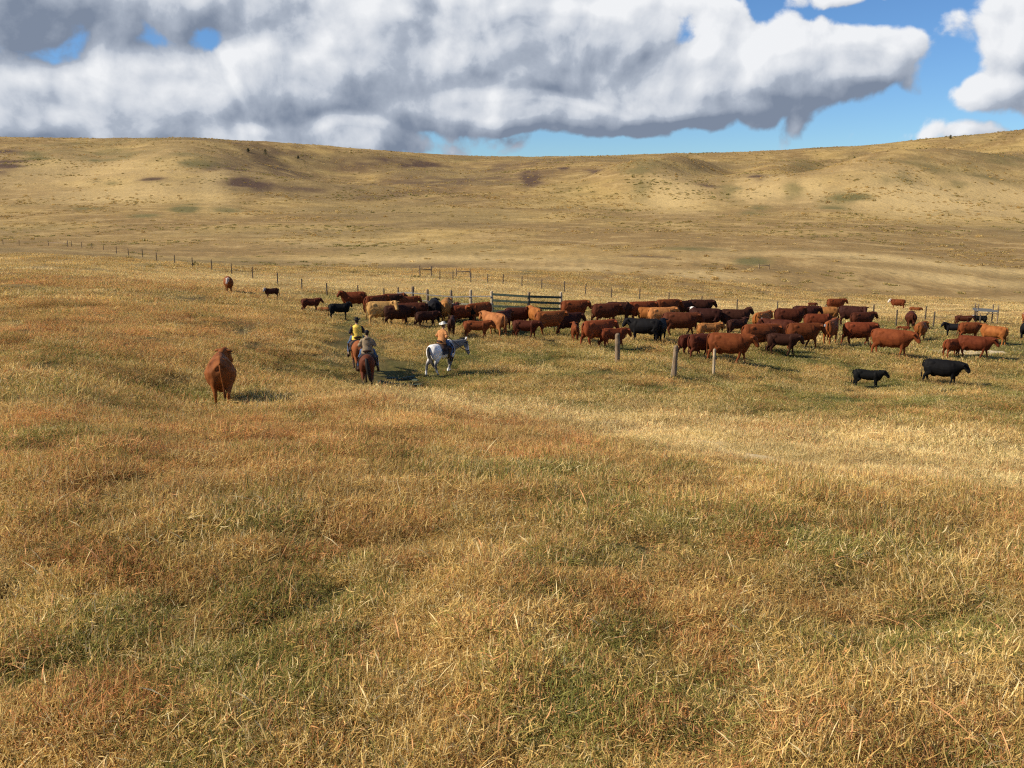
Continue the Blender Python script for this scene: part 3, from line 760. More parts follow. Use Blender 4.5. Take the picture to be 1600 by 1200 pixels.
def cow_mesh(name, legs=(0, 0, 0, 0), neck=0.0, yaw=0.0, head=0.0, fat=1.0, calf=False, lying=False, bony=0.0):
    P_ = []
    hs = 1.0 if not calf else .80
    B = [(-.99, 1.06, .12, .10), (-.955, 1.05, .24, .20), (-.84, 1.05, .31, .265), (-.62, 1.00, .36, .305), (-.30, .935, .425, .34), (.05, .895, .45, .36), (.36, .91, .435, .34),
         (.58, .955, .39, .285), (.74, 1.00, .34, .22), (.88, 1.04, .25, .15)]
    def bz(z, h):
        if calf: h = h * .78; z = z + .05
        return z, h
    bp_, br = [], []
    for (x_, z_, h_, w_) in B:
        z_, h_ = bz(z_, h_)
        bp_.append((x_, 0, z_)); br.append((h_ * (1 if x_ < -.7 else .5 + .5 * fat), w_ * fat * (.8 if calf else 1)))
    P_.append(tube(bp_, br, top=-.16 - .30 * bony, n=20))
    if bony:
        for s in (-1, 1):
            P_.append(tube([(-.58, s * .05, 1.33), (-.56, s * .17, 1.29), (-.55, s * .27, 1.20)], [(.05, .09), (.05, .08), (.05, .06)], ref=(1, 0, 0)))
            P_.append(tube([(-.98, s * .11, 1.16), (-.80, s * .16, 1.14), (-.60, s * .22, 1.18)], [(.06, .06), (.07, .07), (.06, .06)]))
        P_.append(tube([(-1.0, 0, 1.27), (-.85, 0, 1.33), (-.55, 0, 1.375), (0, 0, 1.36), (.5, 0, 1.36)], [(.05, .05), (.05, .05), (.04, .05), (.04, .05), (.03, .05)]))
    if not bony: P_.append(tube([(-.70, 0, 1.24), (-.45, 0, 1.245), (.2, 0, 1.20), (.62, 0, 1.25), (.80, 0, 1.27)], [(.12, .17), (.115, .15), (.11, .13), (.105, .11), (.06, .07)]))   # back line
    for s in (-1, 1):
        P_.append(ball((-.54, s * .215 * (.8 if calf else fat), 1.15), (.17, .065, .12)))      # hip bones
        P_.append(ball((-.76, s * .15, .90), (.22, .155, .33)))         # round of the thigh
        P_.append(ball((.50, s * .19 * (.8 if calf else 1), .93), (.17, .11, .30)))          # shoulder
    if not calf:
        P_.append(ball((-.42, 0, .53), (.17, .13, .11)))
        P_.append(ball((.68, 0, .70), (.19, .13, .20)))                # brisket
    piv = (.66, 0, 1.10)
    hp = (1.10, 0, 1.24)
    def N(p):
        p = Vector(p); p.x -= .10 * max(0, (p.x - .66) / .5) if p.x < 1.16 else .10
        return rot_about(p, piv, neck, yaw)
    def Hd(p):
        p = Vector(p)
        if calf: p = Vector(hp) + (p - Vector(hp)) * 1.12
        return N(rot_about(p, hp, head, yaw * .5))
    nk = [N(p) for p in ((.58, 0, 1.00), (.80, 0, 1.10), (1.00, 0, 1.19), (1.16, 0, 1.24))]
    P_.append(tube(nk, [(.33, .23), (.285, .19), (.23, .155), (.17, .13)]))
    P_.append(tube([N((1.10, 0, 1.10)), N((.95, 0, .96)), (.78, 0, .80), (.64, 0, .66)], [(.09, .05), (.12, .055), (.15, .07), (.12, .09)]))   # dewlap
    hd = [Hd(p) for p in ((1.07, 0, 1.28), (1.14, 0, 1.285), (1.25, 0, 1.21), (1.37, 0, 1.105), (1.465, 0, 1.025), (1.515, 0, .985))]
    P_.append(tube(hd, [(.09, .10), (.14, .13), (.155, .135), (.125, .10), (.11, .095), (.08, .08)]))
    for s in (-1, 1):
        P_.append(tube([Hd((1.13, s * .08, 1.30)), Hd((1.11, s * .19, 1.31)), Hd((1.09, s * .29, 1.27))], [(.042, .06), (.042, .085), (.026, .04)], ref=(1, 0, 0)))
    LEGS = {0: [(.52, .17, .86), (.55, .175, .66), (.58, .175, .40), (.565, .17, .13), (.60, .17, .035)],
            2: [(-.72, .19, .96), (-.60, .205, .70), (-.83, .18, .46), (-.80, .175, .14), (-.765, .175, .035)]}
    RAD = {0: [(.17, .11), (.125, .09), (.062, .056), (.045, .045), (.058, .055)], 2: [(.24, .14), (.185, .125), (.085, .06), (.048, .046), (.058, .055)]}
    for i in range(4):
        k = 0 if i < 2 else 2; s = 1 if i % 2 == 0 else -1
        pts = [Vector((p[0], p[1] * s * (.85 if calf else 1), p[2])) for p in LEGS[k]]
        a_ = legs[i]
        if lying:
            continue
        pts = swing(pts, a_, knee=(abs(a_) * .9 if (k == 0 and a_ < 0) else (max(-a_, 0) * .35)), kfrom=2)
        dz = min(p.z for p in pts) - .035
        if dz < 0 or abs(a_) > .01:
            lift = .06 if a_ < -.18 and k == 0 else 0.0
            n_ = len(pts) - 1
            for q in range(1, n_ + 1): pts[q].z -= (dz - lift) * q / n_
        P_.append(tube(pts, RAD[k], n=12))
    me = weld(name, P_, .026 if not calf else .028, 3)
    c = verts_of(me)
    def seg_d(a, b):
        a, b = np.array(a), np.array(b); d = b - a
        s_ = np.clip(((c - a) @ d) / (d @ d), 0, 1)
        return np.linalg.norm(c - a - s_[:, None] * d, axis=1), s_
    poll, nose = Hd((1.16, 0, 1.30)), Hd((1.53, 0, .98))
    d1, s1 = seg_d(poll, nose)
    face = (1 - sstep(.17, .20, d1))
    up = np.array((Hd((1.3, 0, 1.5)) - Hd((1.2, 0, 1.3))).normalized())
    muz = 1 - sstep(.11, .15, np.linalg.norm(c - np.array(Hd((1.54, 0, .965))), axis=1))
    eye = np.zeros(len(c))
    for s in (-1, 1):
        eye = np.maximum(eye, 1 - sstep(.022, .04, np.linalg.norm(c - np.array(Hd((1.25, s * .13, 1.235))), axis=1)))
    hoof = 1 - sstep(.05, .075, c[:, 2]) if not lying else np.zeros(len(c))
    pale = np.clip((1 - sstep(.30, .62, c[:, 2])) * .55 + sstep(.10, .0, np.abs(c[:, 1])) * sstep(-.7, -.9, c[:, 0]) * .8 * (c[:, 2] < 1.05), 0, 1)
    put_mask(me, 'marks', [face, muz, np.maximum(hoof, eye), pale])
    me.materials.append(COAT)
    return me
def tail_mesh(name, sway=0.0, L=1.0):
    pts = [(-.93, 0, 1.27), (-1.00, 0, 1.22), (-1.045, sway * .02, 1.08), (-1.05, sway * .07, .88), (-1.045, sway * .14, .68), (-1.04, sway * .19, .56), (-1.04, sway * .22, .42), (-1.04, sway * .23, .34)]
    me = plain_mesh(name, [tube(pts, [.035, .034, .026, .02, .017, .035, .042, .008], n=8)])
    c = verts_of(me)
    z = np.zeros(len(c)); put_mask(me, 'marks', [z, z, .55 * (1 - sstep(.5, .64, c[:, 2])), z])
    me.materials.append(COAT)
    return me

POSES = {
    'stand':  cow_mesh("cow", (.03, -.03, .04, -.05), .10, .0, .15),
    'walk':   cow_mesh("cow", (.28, -.20, -.22, .24), .18, .0, .12, fat=1.02),
    'stride': cow_mesh("cow", (-.25, .26, .25, -.20), .22, -.08, .05),
    'graze':  cow_mesh("cow", (.18, -.10, -.05, .12), .86, .15, .10),
    'low':    cow_mesh("cow", (.14, -.12, .12, -.14), .30, -.06, -.05, fat=1.05),
    'alert':  cow_mesh("cow", (.02, -.04, .05, -.03), -.28, .35, .35),
    'turn':   cow_mesh("cow", (.05, -.06, .02, -.04), -.05, -1.0, .25),
    'heavy':  cow_mesh("cow", (.12, -.20, .20, -.24), -.12, -.40, .25, fat=1.28, bony=1.0),
    'back':   cow_mesh("cow", (.10, -.16, .16, -.20), .02, -.35, .25, fat=1.28),
    'calf':   cow_mesh("calf", (.12, -.10, -.10, .12), .02, .0, .12, fat=.92, calf=True),
    'calf_walk': cow_mesh("calf", (.26, -.22, -.20, .22), .22, .10, .10, fat=.94, calf=True),
    'calf_head': cow_mesh("calf", (.03, -.03, .05, -.04), -.25, .55, .30, fat=.94, calf=True),
    'calf_lie': cow_mesh("calf", (0, 0, 0, 0), .25, .3, .15, fat=1.0, calf=True, lying=True),
}
TAILS = [tail_mesh("tail", s) for s in (-.35, .15, .5)]

COLS = {'red': (.150, .037, .012), 'maroon': (.085, .022, .010), 'dark': (.045, .015, .009), 'orange': (.25, .080, .021), 'tan': (.36, .150, .046), 'buff': (.42, .22, .080), 'black': (.0065, .0065, .0075), 'rust': (.190, .050, .015)}
# u, v of the feet, heading (0 = to the right, 90 = away), pose, size, coat, white face, label
HERD = [
    (348, 631, 90, 'heavy', 1.0, 'orange', 0, "large rust red cow nearest the viewer, walking away alone through the grass"),
    (358, 457, 275, 'back', .98, 'orange', .6, "orange cow with pale blaze facing the viewer below the left fence posts"),
    (425, 467, 190, 'calf_head', 1.0, 'dark', .35, "dark brown yearling with pale face standing just below the left wire fence"),
    (486, 488, 4, 'calf', 1.08, 'maroon', 0, "maroon calf facing right, leftmost animal on the near side of the fence line"),
    (509, 487, 175, 'calf_lie', .72, 'tan', 0, "small tan calf lying between the maroon calf and the black calf"),
    (531, 500, 2, 'calf_head', 1.20, 'black', 0, "black calf with raised head in side view at the herd's left end"),
    (553, 484, 182, 'alert', 1.02, 'rust', 0, "rust red cow looking left over the black calf"),
    (588, 494, 38, 'stand', 1.0, 'red', 0, "red cow in three quarter rear view just left of the corral"),
    (606, 491, 0, 'stand', .95, 'dark', 0, "dark brown cow deep in the group left of the corral"),
    (618, 490, 15, 'graze', 1.0, 'red', 0, "red cow with arched back furthest back left of the corral posts"),
    (637, 491, 20, 'stand', .88, 'rust', 0, "small rust cow beside the first corral post"),
    (598, 508, 8, 'turn', 1.02, 'buff', 0, "buff cow with pale hind legs turning its head toward the viewer"),
    (622, 509, 355, 'low', .90, 'dark', 0, "dark brown cow standing in front of the buff cow"),
    (645, 507, 185, 'low', .95, 'maroon', 0, "maroon cow facing left behind the darkest calf"),
    (667, 512, 0, 'calf_walk', 1.12, 'dark', 0, "nearly black brown calf walking right in front of the black cow"),
    (679, 505, 94, 'back', 1.10, 'black', 0, "black cow seen from behind by the corral, between two posts"),
    (697, 505, 88, 'back', 1.10, 'tan', 0, "tan orange cow seen from behind directly above the white hatted rider"),
    (710, 503, 75, 'stand', .86, 'red', 0, "red young cow from behind just right of the tan orange rear"),
    (706, 524, 86, 'calf', 1.10, 'dark', 0, "dark brown calf half hidden behind the white hatted rider"),
    (727, 507, 25, 'stand', .92, 'red', 0, "red cow in rear view under the fifth corral post"),
    (738, 504, 92, 'stand', .85, 'black', 0, "thin slice of a black cow between two red cows at the corral"),
    (750, 505, 215, 'low', .92, 'rust', 0, "rust cow facing the viewer with its head between neighbours at the corral"),
    (745, 530, 2, 'calf', 1.16, 'red', 0, "red calf in side view right of the grey horse's head"),
    (772, 526, 128, 'stand', 1.0, 'tan', 0, "tan orange cow turned away behind the red calf near the grey horse"),
    (786, 518, 60, 'stand', .9, 'maroon', 0, "maroon cow peeping out right of the tan orange cow"),
    (809, 511, 0, 'graze', .92, 'maroon', 0, "maroon cow whose back shows below the plank gate"),
    (821, 531, 356, 'calf_walk', 1.20, 'maroon', 0, "maroon calf walking right with lowered head below the plank gate"),
    (836, 512, 110, 'stand', .95, 'orange', 0, "orange cow rump just right of the middle gate post"),
    (859, 523, 12, 'walk', 1.02, 'orange', 0, "broad orange brown cow at the right end of the plank gate"),
    (888, 524, 2, 'stride', .92, 'dark', 0, "dark brown cow stepping right beside the broad orange brown cow"),
    (897, 504, 0, 'walk', 1.02, 'red', 0, "red cow behind the gate end, its long back level"),
    (946, 508, 8, 'walk', 1.0, 'maroon', 0, "maroon cow with pale rump in the back row above the near post"),
    (966, 503, 355, 'graze', .95, 'dark', 0, "very dark cow in the back row left of the black group"),
    (1001, 504, 0, 'walk', 1.05, 'rust', 0, "long rust cow in the back row behind the black group"),
    (1012, 508, 170, 'turn', .9, 'orange', 0, "orange cow squeezed behind the black group"),
    (1033, 514, 22, 'stand', .98, 'tan', 0, "tan cow with pale tail right of the black group"),
    (898, 534, 95, 'calf', 1.15, 'rust', 0, "rust calf seen from behind at the left of the big red cow"),
    (934, 541, 4, 'walk', 1.02, 'rust', 0, "big rust cow behind the tallest near post"),
    (958, 545, 0, 'calf_walk', 1.22, 'red', 0, "red calf crossing right behind the tallest near post"),
    (1006, 534, 172, 'stand', .95, 'black', 0, "black cow facing left in the middle of the herd"),
    (1031, 533, 78, 'stand', .90, 'black', 0, "black cow from behind, right of the other black cow in mid herd"),
    (1062, 526, 3, 'walk', 1.02, 'maroon', 0, "maroon cow with pale hind leg heading right in mid herd"),
    (1101, 517, 182, 'turn', .98, 'dark', 1, "dark red cow with white face looking out of the middle of the herd"),
    (1042, 499, 0, 'low', .95, 'red', 0, "red cow in the rearmost row above the tan cow"),
    (1066, 497, 10, 'graze', .9, 'dark', 0, "dark cow in the rearmost row left of the white faced cow"),
    (1093, 498, 0, 'walk', .95, 'dark', 0, "dark cow in the rearmost row over the white faced cow"),
    (1107, 532, 2, 'calf', 1.05, 'tan', 0, "tan calf in side view below the white faced cow"),
    (1080, 556, 35, 'calf_walk', 1.20, 'maroon', 0, "maroon calf striding off beside the grey near post"),
    (1096, 560, 8, 'stride', .88, 'maroon', 0, "maroon cow partly hidden behind the big red cow at the pale post"),
    (1138, 569, 1, 'walk', 1.06, 'rust', 0, "big rust red cow walking right behind the pale near post"),
    (1147, 519, 2, 'alert', 1.0, 'dark', 0, "dark red cow with raised ears standing behind the tan calf"),
    (1151, 526, 6, 'calf_head', 1.12, 'dark', 0, "dark calf with pale tail in front of the cow with raised ears"),
    (1190, 520, 62, 'stand', .95, 'orange', 0, "orange cow turned away right of the dark calf with pale tail"),
    (1186, 549, 2, 'low', 1.06, 'red', 0, "heavy red cow with lowered head in the middle right of the herd"),
    (1214, 536, 168, 'stand', .98, 'maroon', 0, "maroon cow with a white ear tag"),
    (1221, 556, 358, 'calf_walk', 1.24, 'dark', 0, "dark red calf walking right in front of the heavy red cow"),
    (1253, 546, 0, 'stride', 1.02, 'red', 0, "red cow facing right in front of the rows, right of the ear tag cow"),
    (1232, 516, 0, 'alert', 1.0, 'maroon', 0, "maroon cow in the second row above the heavy red cow"),
    (1257, 508, 2, 'walk', 1.0, 'dark', 0, "dark cow in the rear row above the front red cow"),
    (1288, 507, 195, 'low', .98, 'tan', 0, "tan brown cow facing left in the rear row"),
    (1297, 538, 76, 'stand', .98, 'rust', 0, "rust cow seen from behind between two cows facing right"),
    (1277, 524, 10, 'graze', .95, 'red', 0, "red cow behind the rust cow seen from behind"),
    (1331, 509, 0, 'turn', 1.0, 'dark', 0, "dark brown cow at the right end of the rear row"),
    (1346, 516, 5, 'stand', .92, 'maroon', 0, "maroon cow with its head out at the herd's right end"),
    (1340, 541, 3, 'walk', 1.0, 'red', 0, "red cow with white udder patch at the right end of the herd"),
    (1391, 557, 357, 'low', 1.04, 'rust', 0, "rust cow walking right with lowered head, alone in front of the herd"),
    (1422, 512, 96, 'back', .98, 'maroon', 0, "round maroon cow seen from behind by the right fence posts"),
    (1412, 516, 190, 'calf_lie', .75, 'rust', 0, "small rust calf lying beside the round maroon cow"),
    (1437, 532, 78, 'back', .96, 'orange', 0, "orange cow seen from behind standing clear of the herd"),
    (1504, 510, 3, 'calf', 1.15, 'maroon', 0, "maroon calf in side view left of the grey metal feeder"),
    (1489, 526, 178, 'calf_head', 1.16, 'black', 0, "black calf facing left below the maroon calf at the feeder"),
    (1513, 530, 4, 'low', .92, 'rust', 0, "rust cow behind the largest red cow at the right"),
    (1550, 538, 158, 'turn', 1.0, 'orange', 0, "orange cow with pale rump turned away at the far right"),
    (1521, 559, 1, 'walk', 1.08, 'red', 0, "largest red cow at the right, walking right past a pale salt patch"),
    (1487, 557, 55, 'stand', .90, 'rust', 0, "rust cow rump behind the largest red cow's tail"),
    (1600, 530, 88, 'stand', .95, 'black', 0, "black cow cut off by the right edge"),
    (1601, 506, 268, 'stand', .9, 'orange', 1, "orange cow with white face at the right edge above the black cow"),
    (1354, 607, 2, 'calf', 1.14, 'black', 0, "black calf walking right in the open grass near the posts"),
    (1470, 601, 0, 'low', 1.08, 'black', 0, "large black cow walking right in the open grass behind the black calf"),
    (1305, 488, 28, 'stand', .95, 'rust', 0, "rust cow far beyond the herd near the back fence"),
    (1402, 483, 181, 'stand', .95, 'rust', 1, "far rust cow with white face standing in side view on the pale slope"),
    (1269, 478, 10, 'calf_lie', .9, 'maroon', 0, "tiny maroon calf lying far off beyond the back fence"),
    (1430, 486, 0, 'calf_lie', 1.0, 'rust', 0, "far rust calf lying right of the white faced cow on the slope"),
    (1530, 508, 195, 'calf', 1.0, 'black', 1, "black calf with white face under the grey metal feeder"),
]
for i, (u, v, hd, pose, s, colr, wf, lab) in enumerate(HERD):
    p = hit(u, v)
    calf = pose.startswith('calf')
    if (hd <= 12 or hd >= 352) and 'lie' not in pose and 'turn' not in pose and u not in (1354, 1470, 1391, 1521, 1138, 745, 821, 531, 486):
        hd = hd + random.uniform(6, 34)                # most of the herd drifts right and away
    o = bpy.data.objects.new('calf' if calf else 'cow', POSES[pose]); COL.objects.link(o)
    az = math.atan2(p.x, p.y)
    sc = s * (.66 if calf else 1.0) * (1.0 if not (560 < u < 1400 and 485 < v < 575) else 1.10 if u < 1040 else 1.20)
    drop = (.62 * sc if 'lie' in pose else .0)
    o.location = (p.x, p.y, p.z - drop - .02)
    o.rotation_euler = (0, 0, R(hd) - az)
    o.scale = (sc * random.uniform(.87, .98), sc * random.uniform(.93, 1.08), sc * random.uniform(.98, 1.07))
    f = random.uniform(.75, 1.18); cc = COLS[colr]
    o.color = (cc[0] * f, cc[1] * f * random.uniform(.9, 1.12), cc[2] * f, wf * .8 if colr != 'dark' else wf * .95)
    tag(o, lab, 'calf' if calf else 'cow', 'cattle of the gathered herd')
    tl = bpy.data.objects.new('tail', TAILS[i % 3]); COL.objects.link(tl); tl.parent = o; tl.color = o.color
    if 'ear tag' in lab:
        et = link('ear_tag', plain_mesh('ear_tag', [box((1.12, -.36, 1.26), (.09, .02, .11))], False), None, o)
        tm, t, b, out = material('white_tag'); b.inputs['Base Color'].default_value = (.75, .74, .68, 1); et.data.materials.append(tm)

# ------------------------------------------------------------------ timber, wire and metal
def wood_material(name, a, b_, scale=1.0):
    m, t, b, out = material(name)
    P = t.new('ShaderNodeTexCoord').outputs['Object']
    n = t.noise(t.vmath('MULTIPLY', P, (14, 14, 1.5)), 2.0 * scale, 4, .65); n2 = t.noise(P, 2.5, 3, .6)
    c = t.mix(t.ramp(n, .3, .7), a, b_); c = t.mix(t.math('MULTIPLY', t.ramp(n2, .45, .7), .5), c, (a[0] * .6, a[1] * .6, a[2] * .6))
    t.l.new(c, b.inputs['Base Color'])
    bp = t.new('ShaderNodeBump'); bp.inputs['Strength'].default_value = .5; bp.inputs['Distance'].default_value = .01
    t.l.new(n, bp.inputs['Height']); t.l.new(bp.outputs[0], b.inputs['Normal'])
    return m
W_GREY = wood_material("weathered_post", (.13, .088, .055), (.30, .225, .145))
W_PALE = wood_material("peeled_post", (.33, .25, .16), (.52, .42, .28))
W_DARK = wood_material("dark_plank", (.045, .062, .042), (.10, .125, .09))
W_SILVER = wood_material("silver_rail", (.16, .16, .15), (.30, .29, .27))
WIRE, t, b, out = material("fence_wire"); b.inputs['Base Color'].default_value = (.10, .09, .085, 1); b.inputs['Metallic'].default_value = .6; b.inputs['Roughness'].default_value = .6
STEEL, t, b, out = material("galvanised_steel"); b.inputs['Base Color'].default_value = (.12, .125, .13, 1); b.inputs['Metallic'].default_value = .1; b.inputs['Roughness'].default_value = .5
def post_mesh(name, h, r, seed):
    q = random.Random(seed); n = 9
    pts, rr = [], []
    lx, ly = q.uniform(-.05, .05), q.uniform(-.05, .05)
    for f in (0, .3, .7, .97, 1.0):
        pts.append((lx * f * h, ly * f * h, -.3 + (h + .3) * f)); rr.append(r * (1.08 - .16 * f) * (1 if f < 1 else .8))
    V_, F_ = tube(pts, rr, n=n)
    for v_ in V_:
        v_.x += q.uniform(-.07, .07) * r; v_.y += q.uniform(-.07, .07) * r
    return plain_mesh(name, [(V_, F_)], True)
def wire_between(name, A, B, parent, r=.004, sag=.03):
    pts = [A.lerp(B, f) - Vector((0, 0, sag * 4 * f * (1 - f))) for f in (0, .25, .5, .75, 1)]
    me = plain_mesh(name, [tube(pts, [r] * 5, ref=(0, 0, 1), n=5)])
    return link(name, me, WIRE, parent)
W_OLD = wood_material("old_fence_post", (.055, .042, .032), (.12, .095, .07))
def fence(name, pts, label, h=1.3, r=.062, mat=W_OLD, wires=(.35, .7, 1.05), meshes=None, wr=.005):
    root = empty(name, pts[0])
    org = Vector(pts[0])
    ms_ = [post_mesh('post', h, r, k + len(pts) * 7) for k in range(4)]
    for m_ in ms_: m_.materials.append(mat)
    for i, p in enumerate(pts):
        o = bpy.data.objects.new('post', ms_[i % 4]); COL.objects.link(o); o.parent = root
        o.location = Vector(p) - org; o.rotation_euler = (0, 0, i * 1.7); o.scale = (1, 1, random.uniform(.92, 1.08))
    for z in wires:
        for a_, b_ in zip(pts[:-1], pts[1:]):
            A_, B_ = Vector(a_) - org + Vector((0, 0, z)), Vector(b_) - org + Vector((0, 0, z))
            wire_between('wire', A_, B_, root, wr)
    tag(root, label, 'fence')
    return root
# fence along the left shoulder
lf = [(106, 384), (112, 385), (128, 387), (144, 389), (162, 391), (182, 396), (201, 399), (223, 402), (245, 408), (273, 412), (301, 417), (331, 422), (362, 428), (395, 435), (434, 445), (472, 455), (511, 463), (560, 468), (600, 472)]
fence('wire_fence', H(lf), "wire fence of thin posts running down the left shoulder to the herd")
far_post = fence('wire_fence', H([(5, 382), (30, 383), (76, 384)]), "short stretch of fence at the left edge beside the H brace")
def brace(pA, pB, h, label, r=.09):
    root = empty('fence_brace', pA); B_ = Vector(pB) - Vector(pA)
    for q in (Vector((0, 0, 0)), B_):
        o = link('post', post_mesh('post', h, r, int(abs(B_.x) * 10) + int(q.length * 3)), W_GREY, root); o.location = q
    link('cross_rail', plain_mesh('cross_rail', [tube([Vector((0, 0, h * .68)), B_ + Vector((0, 0, h * .66))], [r * .8] * 2, n=8, ref=(0, 0, 1))]), W_GREY, root)
    tag(root, label, 'fence brace')
brace(hit(76, 384), hit(106, 386), 1.3, "H shaped timber fence brace standing at the far left")
brace(at_depth(660, 122), at_depth(677, 124), 1.5, "timber fence brace with a tall post beyond the corral")
brace(at_depth(715, 126), at_depth(736, 126), 1.2, "lower timber fence brace right of the tall post beyond the corral")
brace(at_depth(1175, 165), at_depth(1190, 165), 1.0, "far fence brace on the open valley floor")
# fence behind the herd
bf = [(690, 118), (710, 116), (737, 114), (763, 113), (786, 112), (815, 111), (845, 109), (880, 108), (912, 106), (952, 103), (995, 99), (1040, 95), (1090, 91), (1145, 88), (1207, 86), (1281, 85), (1355, 84)]
fence('wire_fence', [at_depth(u, d) for u, d in bf], "long wire fence crossing the pale field behind the herd")
fence('wire_fence', [hit(1400, 511), hit(1458, 511), at_depth(1520, 72), at_depth(1600, 72)], "near wire fence with three thin posts behind the orange cow at the right", h=1.35)
fence('wire_fence', [at_depth(1355, 83.5), at_depth(1435, 84), at_depth(1512, 84)], "wire fence stretch leading to the grey metal feeder", h=1.3)

# corral
cor = [(625, 69.5), (648, 68.5), (671, 68), (708, 67), (737, 66.5), (770, 66), (825, 65.5), (875, 66)]
cp = [at_depth(u, d) for u, d in cor]
root = empty('corral', cp[0]); org = cp[0].copy()
for k, p in enumerate(cp):
    mm = post_mesh('post', 1.75 + .08 * math.sin(k * 2.1), .115 if k else .07, 500 + k)
    o = link('post', mm, W_PALE if k in (4, 5, 7) else W_GREY, root); o.location = p - org
def plank(A_, B_, z0, z1, hh, th, mat, nm='rail'):
    A2, B2 = A_ - org + Vector((0, -.13, z0)), B_ - org + Vector((0, -.13, z1))
    d = B2 - A2; rot = Matrix.Rotation(math.atan2(d.y, d.x), 3, 'Z') @ Matrix.Rotation(-math.asin(d.z / d.length), 3, 'Y')
    link(nm, plain_mesh(nm, [box((A2 + B2) / 2, (d.length, th, hh), rot, .008)], False), mat, root)
for a_, b_ in ((5, 6), (6, 7)):
    for z in (1.45, 1.0, .58, .2):
        plank(cp[a_], cp[b_], z + random.uniform(-.02, .02), z + random.uniform(-.02, .02), .17, .045, W_DARK)
for a_, b_ in ((1, 2), (2, 3), (3, 4), (4, 5)):
    for z in (1.30, .75):
        plank(cp[a_], cp[b_], z + random.uniform(-.04, .04), z + random.uniform(-.04, .04), .075, .05, W_SILVER)
plank(cp[0], cp[1], 1.3, 1.35, .1, .05, W_SILVER)
tag(root, "timber corral with dark plank gate panels and silver rails behind the cattle", 'corral')

# three near posts
for (u, v, h, r, mat, lab) in ((965, 567, 1.52, .13, W_GREY, "thick weathered fence post, leftmost of the three near posts"),
                               (1053, 589, 1.50, .12, W_GREY, "weathered grey fence post with a thin pale stake beside it"),
                               (1115, 587, 1.38, .075, W_PALE, "slender pale fence post in front of the big rust red cow")):
    p = hit(u, v); root = empty('fence_post', p)
    link('post', post_mesh('post', h, r, u), mat, root)
    for z in (.5, .95):
        link('staple', plain_mesh('staple', [box((-r * 1.0, 0, z), (.03, .05, .012))], False), WIRE, root)
    tag(root, lab, 'post', 'near fence posts')
p = hit(1048, 589); o = link('stake', post_mesh('stake', 1.0, .022, 77), W_PALE); o.location = p
o.rotation_euler = (0, R(4), 0); tag(o, "thin pale stake leaning beside the weathered grey post", 'stake')

# grey metal feeder between posts
p0, p1 = at_depth(1514, 82), at_depth(1546, 81)
root = empty('cattle_feeder', p0); B_ = p1 - p0
for q, dy in ((Vector((0, 0, 0)), 0), (B_, 0), (Vector((.25, 0.9, 0)), 0), (B_ + Vector((.0, .9, 0)), 0)):
    o = link('post', post_mesh('post', 1.75, .06, int(q.length * 31)), W_GREY, root); o.location = q
ln = B_.length
rot = Matrix.Rotation(math.atan2(B_.y, B_.x), 3, 'Z')
link('trough', plain_mesh('trough', [box(B_ / 2 + Vector((0, .45, 1.12)), (ln, .95, .05), rot), box(B_ / 2 + Vector((0, -.02, 1.20)), (ln, .05, .20), rot), box(B_ / 2 + Vector((0, .92, 1.20)), (ln, .05, .20), rot)], False), STEEL, root)
link('cross_rail', plain_mesh('cross_rail', [tube([Vector((0, 0, .95)), B_ + Vector((0, 0, .95))], [.04] * 2, n=8, ref=(0, 0, 1))]), W_GREY, root)
link('brace', plain_mesh('brace', [tube([Vector((ln * .28, -.05, .2)), Vector((ln * .62, -.08, 1.0))], [.05] * 2, n=8, ref=(0, 1, 0))]), W_SILVER, root)
tag(root, "grey metal feeder raised between timber posts at the right", 'feeder')

# old timber lying in the rut behind the brow
root = empty('timber_pile', hit(628, 606))
for k in range(7):
    L_ = random.uniform(.5, 1.1); a_ = random.uniform(-.5, .5)
    o = link('plank', plain_mesh('plank', [box((0, 0, 0), (L_, random.uniform(.10, .2), random.uniform(.04, .08)), None, .012)], False), W_DARK, root)
    o.location = (random.uniform(-.5, .5), random.uniform(-.35, .35), .16 + .035 * k); o.rotation_euler = (random.uniform(-.1, .1), random.uniform(-.12, .12), a_)
tag(root, "low pile of dark old timber in the rut right of the riders", 'timber pile')

# pale salt patch on the ground at the right
SALT, t, b, out = material("pale_salt_earth"); P = t.new('ShaderNodeNewGeometry').outputs['Position']
t.l.new(t.mix(t.ramp(t.noise(P, 2.0, 4, .6), .35, .65), (.40, .32, .19), (.58, .48, .31)), b.inputs['Base Color'])
for nm, (ua, va, ub, vb) in (("pale patch of bare salty earth", (1450, 547, 1565, 550)),):
    A_, B_ = hit(ua, va), hit(ub, vb); c_ = (A_ + B_) / 2; rx = (B_ - A_).xy.length / 2; ang = math.atan2(B_.y - A_.y, B_.x - A_.x)
    ring, Vv, Ff = 40, [], []
    for rr in (.0, .35, .65, .85, 1.0):
        for k in range(ring):
            a_ = 2 * math.pi * k / ring; w = 1 + .35 * float(fbm(np.array([math.cos(a_) * 2 + ua]), np.array([math.sin(a_) * 2]), 3, 9)[0])
            x_ = rx * rr * w * math.cos(a_); y_ = (rx * .32) * rr * w * math.sin(a_)
            X_, Y_ = c_.x + x_ * math.cos(ang) - y_ * math.sin(ang), c_.y + x_ * math.sin(ang) + y_ * math.cos(ang)
            Vv.append((X_, Y_, hz(X_, Y_) + (.05 if rr < .9 else -.03)))
    for q in range(4):
        for k in range(ring): Ff.append((q * ring + k, (q + 1) * ring + k, (q + 1) * ring + (k + 1) % ring, q * ring + (k + 1) % ring))
    o = mesh_obj('bare_ground', Vv, Ff, SALT); tag(o, kind='structure')

